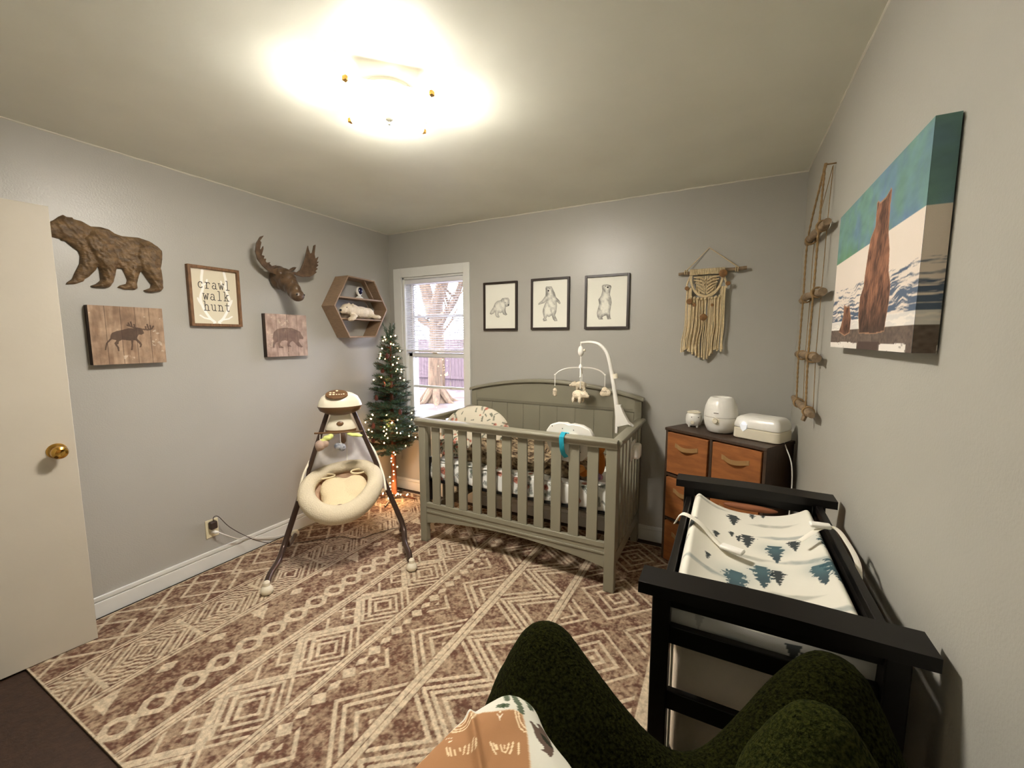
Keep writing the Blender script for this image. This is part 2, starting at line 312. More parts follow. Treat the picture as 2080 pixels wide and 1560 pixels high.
PT=[(2.932,-1.514,0.066),(2.989,-1.449,0.033),(3.021,-1.432,0.028),(3.118,-1.391,0.038),(3.151,-1.392,0.061),(2.816,-1.689,0.055),(2.883,-1.676,0.033),(2.926,-1.632,0.028),(2.944,-1.652,0.028),(2.967,-1.654,0.066),(2.792,-1.799,0.066),(3.034,-1.712,0.077),(3.084,-1.661,0.05),(3.166,-1.68,0.088),(2.866,-1.842,0.028),(2.995,-1.851,0.083),(3.029,-1.843,0.055),(2.935,-1.922,0.099),(3.119,-1.836,0.072),(3.155,-1.832,0.099),(2.923,-2.0,0.044),(2.962,-2.009,0.066)]
PM=[(3.027,-1.516),(3.048,-1.605),(2.949,-1.756),(3.081,-1.758),(3.026,-1.925),(2.838,-1.906),(3.06,-1.985),(3.102,-1.986),(2.84,-1.449)]
# ------------------------------------------------------------------ materials
M = {}
M['wall'] = mat('wall_paint', L(174, 172, 164), rough=.34, bump=.10, bscale=130, var=.04, vscale=2, spec=.45)
M['wallR'] = mat('wall_paint_side', L(172, 170, 160), rough=.6, bump=.10, bscale=160, var=.04, vscale=2, spec=.3)
M['ceil'] = mat('ceiling_plaster', L(230, 232, 220), rough=.38, bump=.25, bscale=7, var=.05, vscale=3, spec=.35)
M['trim'] = mat('white_trim', L(224, 225, 220), rough=.35, var=.03, vscale=8)
M['door'] = mat('door_paint', L(200, 193, 178), rough=.5, bump=.03, bscale=60, var=.03)
M['brass'] = mat('brass', L(205, 160, 80), rough=.18, metal=1.)
M['floor'] = mat('dark_floor', L(62, 42, 30), rough=.7, bump=.3, bscale=80, var=.35, vscale=30)
M['white'] = mat('white_plastic', L(236, 234, 226), rough=.3)
M['white2'] = mat('warm_white_plastic', L(226, 218, 196), rough=.3)
M['black'] = mat('black_plastic', L(18, 17, 16), rough=.4)
M['espresso'] = mat('espresso_wood', L(14, 11, 9), spec=.3, rough=.42, var=.3, vscale=12)
M['crib'] = mat('sage_grey_paint', L(138, 134, 116), rough=.38, var=.04, vscale=5)
M['fdark'] = mat('dark_brown_frame', L(46, 33, 24), rough=.4, var=.3, vscale=20, stretch=(1, 1, 8))
M['fwood'] = mat('brown_wood_frame', L(128, 92, 58), rough=.55, var=.4, vscale=25, stretch=(4, 4, 1))
M['attr'] = mat('printed_paper', (1, 1, 1), rough=.7, attr=True)
M['attrwood'] = mat('printed_board', (1, 1, 1), rough=.7, attr=True, var=.25, vscale=30, bump=.1, bscale=80)
M['canvas'] = mat('printed_canvas', (1, 1, 1), rough=.75, attr=True, bump=.15, bscale=700)
M['rug'] = mat('woven_rug', (1, 1, 1), rough=.95, attr=True, var=.35, vscale=60, bump=.5, bscale=260, spec=.1, detail=6)
M['cloth'] = mat('printed_cotton', (1, 1, 1), rough=.9, attr=True, bump=.08, bscale=500, spec=.2)
M['bronze'] = mat('brown_resin', L(128, 102, 70), rough=.5, var=.55, vscale=22, bump=.5, bscale=60, stretch=(1, 1, 2.2))
M['moose'] = mat('moose_resin', L(100, 78, 56), rough=.38, var=.5, vscale=25, bump=.3, bscale=70)
M['oak'] = mat('light_brown_wood', L(150, 124, 98), rough=.55, var=.2, vscale=25, stretch=(1, 1, 6))
M['cord'] = mat('cotton_cord', L(228, 208, 166), rough=.9, bump=.6, bscale=400, var=.15, vscale=60)
M['stick'] = mat('driftwood', L(150, 128, 100), rough=.8, var=.4, vscale=30, bump=.4, bscale=90)
M['jute'] = mat('jute_rope', L(164, 134, 92), rough=.9, bump=.6, bscale=500, var=.3, vscale=80)
M['slice'] = mat('wood_slice', L(136, 96, 50), rough=.7, var=.35, vscale=60)
M['drw'] = mat('brown_fabric_drawer', L(160, 98, 48), rough=.8, var=.28, vscale=9, bump=.15, bscale=40, stretch=(1, 1, 4))
M['drwd'] = mat('dark_brown_board', L(74, 56, 42), rough=.5, var=.35, vscale=18, stretch=(6, 1, 1))
M['strap'] = mat('tan_leather_strap', L(158, 122, 76), rough=.6)
M['swb'] = mat('brown_metal_tube', L(74, 58, 50), rough=.3, metal=.4)
M['swd'] = mat('brown_plastic', L(106, 78, 52), rough=.3)
M['cream'] = mat('cream_plush', L(218, 206, 180), rough=.95, bump=.4, bscale=120, var=.08, vscale=8, spec=.1)
M['cream2'] = mat('cream_fleece', L(232, 216, 180), rough=.95, bump=.5, bscale=180, spec=.1)
M['greywhite'] = fabric('white_grey_canopy', L(232, 230, 228))
M['plush'] = mat('white_plush', L(236, 222, 196), rough=.95, bump=.8, bscale=160, var=.1, vscale=20, spec=.1)
M['green'] = mat('dark_green_fleece', L(42, 44, 14), rough=1., bump=1.0, bscale=300, col2=L(15, 17, 4), vscale=190, spec=.05, detail=5)
M['green2'] = mat('green_fleece', L(58, 62, 24), rough=1., bump=1.0, bscale=300, col2=L(28, 32, 10), vscale=190, spec=.05, detail=5)
M['needle'] = mat('pine_needles', L(38, 66, 40), rough=.6, col2=L(60, 92, 66), vscale=18)
M['bark'] = mat('brown_bark', L(112, 62, 34), rough=.8, var=.4, vscale=30)
M['bulb'] = mat('warm_bulb', L(255, 214, 140), emit=(1., .62, .28), es=9.)
M['cone'] = mat('brown_pinecone', L(92, 46, 34), rough=.8, bump=.8, bscale=120)
M['teal'] = mat('turquoise_strap', L(28, 160, 184), rough=.5)
M['bin'] = mat('greige_bin_fabric', L(236, 222, 204), rough=.9, bump=.1, bscale=300, var=.06)
M['wirew'] = mat('white_cable', L(226, 224, 216), rough=.4)
M['wired'] = mat('dark_cable', L(58, 44, 38), rough=.5)
M['ivory'] = mat('ivory_plastic', L(224, 214, 180), rough=.4)
M['knit'] = mat('marled_knit', L(172, 152, 122), rough=.95, col2=L(54, 40, 30), vscale=30, bump=1., bscale=55, spec=.1, stretch=(1, 2.4, 1), detail=4)
M['pane'] = thin_glass('window_glass')
M['pglass'] = thin_glass('picture_glass')
M['mattress'] = mat('mattress_board', L(150, 140, 118), rough=.8)
M['orange'] = mat('orange_plush', L(186, 108, 34), rough=.9, bump=.3, bscale=150)
M['peach'] = mat('peach_plush', L(224, 160, 92), rough=.9)
M['blue'] = mat('blue_plastic', L(24, 78, 150), rough=.4)
M['lens'] = mat('dark_lens', L(20, 22, 60), rough=.12)
M['lime'] = mat('pale_green_felt', L(206, 214, 130), rough=.9)
M['pinkt'] = mat('taupe_plush', L(176, 152, 136), rough=.9, bump=.3, bscale=150)

def st(name, mb, m, **k): return tag(mb.build(name, m, **k), kind='structure')

# ------------------------------------------------------------------ room shell
T = .12
st('floor', MB().box((-T, YF-T, -.1), (W+T, T, 0)), M['floor'])
st('ceiling', MB().box((-T, YF-T, H), (W+T, T, H+.1)), M['ceil'])
st('wall_left', MB().box((-T, YF-T, 0), (0, T, H)), M['wall'])
st('wall_right', MB().box((W, YF-T, 0), (W+T, T, H)), M['wallR'])
st('wall_front', MB().box((0, YF-T, 0), (W, YF, H)), M['wallR'])
WX0, WX1, WZ0, WZ1 = .165, .855, .66, 2.03
b = MB(); D = .15
b.box((0, 0, 0), (WX0, D, H)); b.box((WX1, 0, 0), (W, D, H)); b.box((WX0, 0, 0), (WX1, D, WZ0)); b.box((WX0, 0, WZ1), (WX1, D, H))
st('wall_back', b, M['wall'])
# plaster caulk bead along the ceiling line
b = MB(); rs = random.Random(3)
for (p, q) in (((0, YF, H), (0, 0, H)), ((0, 0, H), (W, 0, H)), ((W, 0, H), (W, YF, H))):
    p = Vector(p); q = Vector(q); k = 60
    b.tube([p.lerp(q, i/k)+Vector((rs.uniform(-.002, .002), rs.uniform(-.002, .002), -.002+rs.uniform(-.002, .001))) for i in range(k+1)], .005, n=6)
st('trim_1', b, mat('caulk', L(206, 202, 188), rough=.6))

def baseboard(name, p, q, nrm):
    b = MB(); p = Vector(p); q = Vector(q); n = Vector(nrm)
    def bx(z0, z1, t):
        P = [p, q, q+n*t, p+n*t]
        b.hexa([tuple(v)[:2]+(z0,) for v in P]+[tuple(v)[:2]+(z1,) for v in P])
    bx(.004, .088, .014); bx(.088, .094, .010); bx(.094, .118, .013)
    return st(name, b, M['trim'], bevel=.003)
baseboard('baseboard_left', (0, YF, 0), (0, 0, 0), (1, 0, 0))
baseboard('baseboard_back', (0, 0, 0), (W, 0, 0), (0, -1, 0))
baseboard('baseboard_right', (W, 0, 0), (W, YF, 0), (-1, 0, 0))
# painted pipe chase in the corner behind the shelf
b = MB().tube(bez([(.045, -.006, 1.62), (.085, -.008, 1.615), (.10, -.008, 1.58), (.10, -.008, 1.2), (.10, -.008, .3)], 6), .006, n=8)
st('trim_2', b, M['wall'])

# door, swung open against the left wall
b = MB(); hx, hy, ex, ey = .125, -3.10, .218, -2.29
dv = Vector((ex-hx, ey-hy, 0)).normalized(); dn = Vector((-dv.y, dv.x, 0))   # dn points to the left wall
def dpt(s, t, z): return tuple(Vector((ex, ey, 0))-dv*s+dn*t+Vector((0, 0, z)))
b.hexa([dpt(0, 0, .012), dpt(0, .035, .012), dpt(.81, .035, .012), dpt(.81, 0, .012), dpt(0, 0, 2.045), dpt(0, .035, 2.045), dpt(.81, .035, 2.045), dpt(.81, 0, 2.045)])
door = st('door_1', b, M['door'], bevel=.002)
kb = MB(); Mk = Matrix.Identity(4); Mk.col[2] = (-dn).to_4d(); Mk.col[0] = dv.to_4d(); Mk.col[1] = Vector((0, 0, 1, 0)); Mk.col[3] = (0, 0, 0, 1)
Mk = Matrix(((dv.x, 0, -dn.x, 0), (dv.y, 0, -dn.y, 0), (0, 1, 0, 0), (0, 0, 0, 1)))
kc = Vector(dpt(.062, 0, .965))
kb.lathe([(.001, .0), (.034, .0), (.034, .004), (.03, .009), (.014, .012), (.012, .03), (.016, .036), (.027, .045), (.030, .055), (.026, .066), (.016, .071), (.008, .068), (.001, .066)], kc, n=32, M=Mk)
kn = kb.build('door_knob', M['brass'], parent=door, smooth=True)
b = MB().box((0, 0, 0), (1, 1, 1)) ; b = MB()
b.hexa([dpt(-.001, .008, .93), dpt(-.001, .027, .93), dpt(.001, .027, .93), dpt(.001, .008, .93), dpt(-.001, .008, 1.0), dpt(-.001, .027, 1.0), dpt(.001, .027, 1.0), dpt(.001, .008, 1.0)])
b.build('latch_plate', M['brass'], parent=door)

# window
b = MB()
b.box((.072, -.018, .60), (WX0, 0, 2.112)); b.box((WX1, -.018, .60), (.916, 0, 2.112)); b.box((WX0, -.018, WZ1), (WX1, 0, 2.112))
b.box((.06, -.045, .62), (.93, 0, .66)); b.box((.072, -.016, .54), (.916, 0, .62))
st('trim_3', b, M['trim'], bevel=.003)
b = MB()
for (x0, x1) in ((WX0, WX0+.022), (WX1-.018, WX1)): b.box((x0, 0, WZ0), (x1, D, WZ1))
b.box((WX0, 0, WZ1-.018), (WX1, D, WZ1)); b.box((WX0, 0, WZ0), (WX1, D+.02, WZ0+.025))
win = st('window_1', b, M['trim'], bevel=.002)
def sash(y, z0, z1, mz, nm):
    b = MB(); x0, x1 = WX0+.022, WX1-.018; w = .042
    b.box((x0, y, z0), (x0+w, y+.03, z1)); b.box((x1-w*.6, y, z0), (x1, y+.03, z1)); b.box((x0, y, z0), (x1, y+.03, z0+w)); b.box((x0, y, z1-w*.8), (x1, y+.03, z1))
    b.box((x0+w, y+.006, mz-.011), (x1-w*.6, y+.024, mz+.011))
    s_ = b.build(nm, M['trim'], parent=win, bevel=.002)
    MB().box((x0+w, y+.013, z0+w), (x1-w*.6, y+.016, z1-w*.8)).build('pane', M['pane'], parent=s_)
sash(.045, .685, 1.335, 1.02, 'lower_sash'); sash(.08, 1.295, 2.012, 1.675, 'upper_sash')
b = MB(); b.box((.475, .03, 1.335), (.53, .055, 1.345)); b.build('sash_lock', M['white2'], parent=win)
# storm window frame outside
b = MB(); x0, x1 = WX0+.022, WX1-.018
for a in ((x0, x0+.03), (x1-.02, x1)): b.box((a[0], .125, .685), (a[1], .14, 2.01))
b.box((x0, .125, 1.30), (x1, .14, 1.33)); b.box((x0, .125, .685), (x1, .14, .71)); b.box((x0, .125, 1.98), (x1, .14, 2.01))
b.build('storm_frame', M['trim'], parent=win)

# mini blind in the upper half
bl = thing('window_blind', 'white horizontal mini blind lowered over the upper half of the window', 'window blind', (.51, .02, 2.0))
def rel(o, p): o.parent = p; o.matrix_parent_inverse = Matrix.Translation(p.location).inverted() if not p.rotation_euler.z else (Matrix.Translation(p.location) @ RZ(p.rotation_euler.z)).inverted(); return o
blm = mat('blind_slat', L(226, 226, 228), rough=.45)
b = MB().box((.19, .008, 1.972), (.835, .036, 2.008)); rel(b.build('headrail', blm, bevel=.002), bl)
b = MB(); n = 29
for i in range(n):
    z = 1.958-i*.0207
    b.hexa([(.192, .010, z-.0045), (.833, .010, z-.0045), (.833, .034, z+.0045), (.192, .034, z+.0045), (.192, .010, z-.0037), (.833, .010, z-.0037), (.833, .034, z+.0053), (.192, .034, z+.0053)])
rel(b.build('slats', blm), bl)
b = MB().box((.19, .008, 1.348), (.835, .036, 1.366)); rel(b.build('bottom_rail', blm, bevel=.002), bl)
b = MB()
for x in (.262, .51, .77):
    for y in (.009, .0345): b.tube([(x, y, 1.975), (x, y, 1.36)], .0009, n=5)
rel(b.build('ladder_cord', blm), bl)
b = MB().tube([(.275, .004, 1.965), (.278, .0, 1.46)], .003, n=6); rel(b.build('tilt_wand', M['white']), bl)
b = MB().tube([(.690, .004, 1.965), (.693, .0, 1.08)], .0012, n=5); b.tube([(.693, 0, 1.08), (.693, 0, 1.05)], .004, n=6); rel(b.build('pull_cord', M['white']), bl)
# ------------------------------------------------------------------ outside
gm = mat('leafy_ground', L(66, 54, 46), rough=1, col2=L(122, 114, 126), vscale=1.3, detail=6)
tag(MB().box((-30, .2, -.5), (25, 40, -.4)).build('yard_ground', gm), kind='structure')
b = MB(); fm = mat('weathered_fence_wood', L(88, 74, 78), rough=.9, var=.3, vscale=4, stretch=(6, 1, 1))
fx = -14.; rs = random.Random(5)
fe = thing('wooden_fence', 'weathered wooden board fence across the yard outside the window', 'fence', (-6, 10, -.4))
while fx < 2:
    b.box((fx, 10, -.4), (fx+.135, 10.02, 1.42+rs.uniform(-.01, .01))); fx += .148
rel(b.build('board_panel', fm), fe)
b = MB(); b.box((-14, 9.93, -.05), (2, 10, .04)); b.box((-14, 9.93, 1.05), (2, 10, 1.14)); rel(b.build('rail', fm), fe)
bk = mat('yard_tree_bark', L(96, 78, 58), rough=.95, var=.45, vscale=5, bump=1., bscale=14, stretch=(3, 3, .7))
yt = thing('yard_tree', 'bare tree with a thick forked trunk outside the window', 'tree', (-4.75, 6.8, -.4))
def rt(P, r, n=14): return [Vector(p)+Vector((-4.75, 6.8, -.4)) for p in P], r
b = MB(); P, r = rt([(0, 0, -.05), (0, 0, .15), (-.02, 0, .5), (-.02, 0, 1.1), (.04, 0, 1.9), (.10, 0, 2.6)], [.42, .27, .21, .195, .20, .22])
b.tube(P, r, n=16)
for k in range(7):
    a = k*.9; b.tube(rt([(.18*math.cos(a), .18*math.sin(a), .35), (.45*math.cos(a), .45*math.sin(a), .03), (.75*math.cos(a), .75*math.sin(a), -.06)], 0)[0], [.12, .09, .03], n=8)
rel(b.build('trunk', bk, smooth=True), yt)
rs = random.Random(11)
def limb(b, p, d, r, depth):
    p = Vector(p); d = Vector(d).normalized(); P = [p]; R = [r]; ln = r*14+.5
    for i in range(5):
        d = (d+Vector((rs.uniform(-.22, .22), rs.uniform(-.22, .22), rs.uniform(-.1, .16)))).normalized(); p = p+d*ln/5; P.append(p); R.append(r*(1-.09*(i+1)))
    b.tube(P, R, n=7)
    if depth > 0:
        for k in range(3):
            q = P[rs.randint(2, 5)]; e = (d+Vector((rs.uniform(-1, 1), rs.uniform(-.8, .8), rs.uniform(-.3, .7)))*.9)
            limb(b, q, e, R[-1]*rs.uniform(.45, .75), depth-1)
for d, r in (((-.35, 0, 1), .2), ((.45, .1, 1), .2), ((.9, -.1, .7), .12), ((-.9, -.2, .6), .1), ((1., -.3, .25), .07), ((-1, .1, .2), .06)):
    b = MB(); limb(b, (-4.8, 6.8, 2.1 if r > .15 else 1.8), d, r, 3); rel(b.build('branch', bk, smooth=True), yt)
for (x, y, r, nm) in ((-3.35, 8.2, .10, 'thin grey tree trunk standing right of the thick forked tree outside'), (-6.2, 9.0, .13, 'thin grey tree trunk left of the thick forked tree outside')):
    t = thing('young_tree', nm, 'tree', (x, y, -.4)); b = MB().tube([(x, y, -.45), (x+.03, y, 1), (x, y, 2.6), (x+.1, y, 4.5)], [r, r*.85, r*.7, r*.4], n=10)
    for k in range(5): limb(b, (x, y, 1.6+k*.5), (rs.uniform(-1, 1), rs.uniform(-.3, .3), .8), r*.35, 1)
    rel(b.build('trunk', bk, smooth=True), t)
# ------------------------------------------------------------------ ceiling light
cl = thing('ceiling_light', 'lit square frosted glass flush ceiling lamp with a dark finial', 'ceiling light', (LAMP[0], LAMP[1], H))
b = MB().lathe([(.001, 0), (.10, 0), (.10, -.012), (.085, -.022), (.02, -.03), (.001, -.03)], (LAMP[0], LAMP[1], H), n=32)
rel(b.build('canopy', M['white'], smooth=True), cl)
gmat = mat('frosted_glass', L(150, 146, 132), rough=.35, emit=WARM, es=GLASS_EMIT*.008)
gmat2 = mat('frosted_glass_outside', L(250, 246, 232), rough=.35, emit=WARM, es=GLASS_EMIT)
U, V = grid(-1, 1, -1, 1, 2/60.)
U = np.sign(U)*(1-(1-np.abs(U))**1.6); V = np.sign(V)*(1-(1-np.abs(V))**1.6)
hs = .150; rr = np.maximum(abs(U), abs(V))
x = U*hs*(1-.05*(1-V**2)*0); y = V*hs
z = -.094 + .042*np.clip((rr-.70)/.30, 0, 1)**2.2
x = x*(1-.05*(rr > .98)); y = y*1.
ca = math.radians(45); X = x*math.cos(ca)-y*math.sin(ca); Y = x*math.sin(ca)+y*math.cos(ca)
P = np.stack([X+LAMP[0], Y+LAMP[1], H+z], -1); g = surf('glass_shade', P, np.ones(P.shape), gmat, solid=.004); rel(g, cl)
g.data.materials.append(gmat2); g.modifiers[0].material_offset = 1

b = MB().lathe([(.001, -.126), (.005, -.124), (.007, -.118), (.004, -.113), (.014, -.108), (.017, -.102), (.010, -.096), (.001, -.094)], (LAMP[0], LAMP[1], H), n=20)
rel(b.build('finial', mat('pewter', L(110, 108, 96), rough=.35, metal=.8), smooth=True), cl)
for k in range(4):
    a = math.radians(45+90*k)+math.radians(45); c = Vector((LAMP[0]+.208*math.cos(a), LAMP[1]+.208*math.sin(a), H-.056))
    b = MB().box((-.006, -.009, -.012), (.012, .009, .004), M=Matrix.Translation(c) @ RZ(a)); rel(b.build('clip', M['brass'], bevel=.001), cl)
for k in (0, 1):
    o = lamp('lamp_bulb', 'POINT', (LAMP[0]+(-.05, .05)[k], LAMP[1]+(.03, -.03)[k], H-.052), BULB_W/2, (1., .80, .50), .025); rel(o, cl)

# ------------------------------------------------------------------ rug
RX0, RX1, RY0, RY1 = .035, 3.08, -2.52, -.08
U, V = grid(RX0, RX1, RY0, RY1, .0045)
Mk_ = np.zeros(U.shape)
def add(m): Mk_[...] = np.maximum(Mk_, m.astype(float))
def dia(xc, yc0, p, u0, u1, rings, kx=1., ky=1.):
    v = (V-yc0+p/2) % p-p/2; d = np.abs(U-xc)*kx+np.abs(v)*ky; band = (U > u0) & (U < u1)
    for a, c in rings: add(band & (d > a) & (d < c))
def vline(x, w): add(np.abs(U-x) < w)
# A  overlapping diamonds along the wall
for o in (0, .13): dia(.205, -2.3+o, .40, .05, .36, [(.150, .172)], 1, 1)
for o in (.0,): dia(.205, -2.18, .5, .05, .36, [(.0, .0)])
vline(.375, .006); vline(.392, .006); vline(.652, .006); vline(.668, .006)
# B  fine nested zigzags
v = (V+2.4) % .36-.18; d = np.abs(U-.52)*1.0+np.abs(v)*1.0+.012*np.sign(np.sin((U+V)*60))
band = (U > .405) & (U < .64)
add(band & (d > .03) & (((d-.03) % .034) < .017))
add(band & (np.abs(np.abs(v)-.175) < .004))
# C  squares, triangles and octagon chain
v = (V+2.33) % .21-.105; add((np.abs(U-.73)+np.abs(v)*.8 < .034) & (U > .69))
v = (V+2.1) % .63-.315; add((U > .69) & (U < .80) & (v > -.05) & (v < .05-(U-.69)*.9))
v = (V+2.4) % .122-.061; uu = np.abs(U-.915); oc = np.maximum(np.maximum(uu, np.abs(v)), (uu+np.abs(v))*.74)
add((oc > .030) & (oc < .058) & (U > .82) & (U < 1.01)); add((uu < .016) & (np.abs(np.abs(v)-.061) < .014))
vline(1.045, .007); vline(1.064, .006); vline(1.082, .004)
# D  lattice + nested diamonds
for o in (0, .1): dia(1.16, -2.36+o, .36, 1.095, 1.30, [(.085, .105)])
dia(1.27, -2.18, .36, 1.095, 1.385, [(.045, .066), (.09, .112), (.135, .157), (.18, .20)])
v = (V+2.0) % .36-.18
add((U > 1.10) & (U < 1.385) & (np.abs(np.abs(U-1.10)-np.abs(v)*1.0) < .012))
vline(1.398, .008); vline(1.418, .007); vline(1.433, .003)
# E  small tiles, chevrons
v = (V+2.4) % .15-.075; add(np.abs(U-1.478)+np.abs(v) < .036)
v = (V+2.325) % .15-.075; add((np.abs(U-1.478-.12*v)*1.3+np.abs(v)*.8 < .028))
dia(1.75, -2.0, .46, 1.52, 1.745, [(.0, .02), (.075, .098), (.14, .163), (.19, .212)])
dia(1.52, -2.23, .46, 1.52, 1.745, [(.0, .022), (.07, .092)])
vline(1.770, .014); vline(1.797, .012)
# F  crossing triangles
dia(1.815, -2.3, .34, 1.815, 2.11, [(.12, .142), (.20, .222)], .75, 1)
dia(2.105, -2.13, .34, 1.815, 2.11, [(.12, .142), (.20, .222)], .75, 1)
vline(2.128, .012); vline(2.155, .010)
# G  meanders and nested squares
dia(2.40, -2.3, .50, 2.18, 2.62, [(.0, .016), (.045, .066), (.105, .128), (.19, .212)])
dia(2.18, -2.05, .50, 2.18, 2.62, [(.05, .07), (.11, .132)])
dia(2.62, -2.05, .50, 2.18, 2.62, [(.05, .07), (.11, .132)])
vline(2.65, .012); vline(2.675, .01)
# H
dia(2.88, -2.2, .4, 2.70, 3.05, [(.03, .05), (.09, .11), (.15, .17)])
edge = np.minimum(np.minimum(U-RX0, RX1-U), np.minimum(V-RY0, RY1-V)); add(edge < .008)
# wear of the weave
n1 = vnoise(U, V, 3, 1); n2 = vnoise(U, V, 44, 2); n3 = vnoise(U, V, 110, 3); n4 = vnoise(U, V, 8, 4)
light = np.array(L(222, 204, 176)); dark = np.array(L(112, 80, 66)); mid = np.array(L(182, 158, 132))
k = np.clip((n2*.5+n3*.55-.50)*3.6+.42+(n4-.5)*1.0, 0, 1)[..., None]
C = dark*(1-k)+mid*k
lt = light*(.86+.22*n3[..., None])
a = (Mk_*np.clip(.97-(np.clip(.32-n2, 0, 1))*3, .3, 1))[..., None]
C = C*(1-a)+lt*a
zz = .009+.0012*Mk_+.0008*n3
P = np.stack([U, V, zz], -1)
rug = surf('area_rug', P, C, M['rug'], extra=[boxq((RX0, RY0, .001), (RX1, RY1, .0085), L(160, 140, 110))])
tag(rug, 'large brown and cream rug with bands of geometric diamonds and chevrons on the floor', 'rug')

# ------------------------------------------------------------------ left wall art
# carved bear relief
def relief(name, poly, parts, x0, step, amp, m, noise_amp=.006):
    us = [p[0] for p in poly]; vs = [p[1] for p in poly]
    U, V = grid(min(us)-step, max(us)+step, min(vs)-step, max(vs)+step, step)
    ins = inpoly(U, V, poly); d = segd(U, V, poly, True); d = np.where(ins, d, 0)
    h = amp*np.sqrt(np.clip(d/.05, 0, 1)*(2-np.clip(d/.05, 0, 1)))
    for pp, am, w in parts:
        di = np.where(inpoly(U, V, pp), segd(U, V, pp, True), 0); q = np.clip(di/w, 0, 1); h += am*np.sqrt(q*(2-q))*(h > .002)
    dirn = vnoise(U*1.7+V*.9, V*.62-U*.30, 62, 5, 4); bigm = vnoise(U, V, 13, 8, 2); h *= (1+.22*(dirn-.5)+.5*(bigm-.5)); h += noise_amp*(dirn-.5)*np.clip(d/.012, 0, 1)
    # snap the outer ring of vertices to the outline
    out = ~ins; Us, Vs = U.copy(), V.copy()
    best = np.full(U.shape, 1e9); n = len(poly)
    for i in range(n):
        x_0, y_0 = poly[i]; x_1, y_1 = poly[(i+1) % n]; dx, dy = x_1-x_0, y_1-y_0; q = dx*dx+dy*dy+1e-12
        t = np.clip(((U-x_0)*dx+(V-y_0)*dy)/q, 0, 1); px = x_0+t*dx; py = y_0+t*dy; dd = np.hypot(U-px, V-py)
        s_ = (dd < best) & out; Us[s_] = px[s_]; Vs[s_] = py[s_]; best = np.where(dd < best, dd, best)
    m4 = ins[:-1, :-1] | ins[1:, :-1] | ins[:-1, 1:] | ins[1:, 1:]
    front = np.stack([x0+.004+h, Us, Vs], -1)
    C = np.ones(front.shape)
    o = surf(name, front, C, m, mask=m4)
    # close the back
    bm = bmesh.new(); bm.from_mesh(o.data); ed = [e for e in bm.edges if e.is_boundary]
    r = bmesh.ops.extrude_edge_only(bm, edges=ed)
    for v_ in [g for g in r['geom'] if isinstance(g, bmesh.types.BMVert)]: v_.co.x = x0
    bmesh.ops.recalc_face_normals(bm, faces=bm.faces); bm.to_mesh(o.data); bm.free()
    return o
o = relief('bear_wall_sculpture', BEAR, [(BEARNEAR, .020, .035), (BEARHIND, .016, .035)], 0.001, .0035, .026, M['bronze'], .010)
for p in o.data.vertices: pass
tag(o, 'brown carved walking bear relief on the left wall above the moose board', 'wall sculpture')

# planked board signs
def board_sign(name, y0, y1, z0, z1, base, lo, poly, strokes, label, seed, dcol, dark_poly):
    U, V = grid(y0, y1, z0, z1, .0014); C = np.zeros(U.shape+(3,))
    k = 5 if seed == 1 else 4; pw = (y1-y0)/k; pi = np.floor((U-y0)/pw)
    g = vnoise(U, V*.18, 70, seed, 4); g2 = vnoise(U, V, 14, seed+7)
    a = np.clip(.5+(g-.5)*1.3+(g2-.5)*1.1+.12*np.sin(pi*2.3), 0, 1)[..., None]
    C = np.array(L(*lo))*(1-a)+np.array(L(*base))*a
    ed = np.abs((U-y0) % pw-0); ed = np.minimum(ed, pw-ed); put(C, (ed < .0016) & (U > y0+.01) & (U < y1-.01), L(*dcol), .75)
    wn = vnoise(U, V, 60, seed+3); put(C, (wn > .70) & (g2 > .55), L(214, 196, 172), .7)
    body = inpoly(U, V, poly)
    for s_ in strokes: body |= segd(U, V, s_) < .0038
    put(C, body, L(*dark_poly), .86 if seed == 1 else .7)
    P = np.stack([np.full(U.shape, .0405), U, V], -1)
    o = surf(name, P, C, M['attrwood'], extra=[boxq((.001, y0, z0), (.040, y1, z1), L(58, 42, 32))])
    return tag(o, label, 'wall sign')
board_sign('moose_sign', -2.144, -1.834, 1.336, 1.638, (190, 162, 134), (140, 112, 88), MOOSE, MANT, 'wooden plank sign with a dark walking moose silhouette beside the open door', 1, (84, 62, 46), (68, 48, 34))
board_sign('bear_sign', -1.244, -.928, 1.342, 1.644, (196, 172, 156), (160, 134, 120), BSIGN, [], 'weathered wooden plank sign with a walking bear silhouette below the moose head', 2, (98, 76, 64), (92, 66, 54))

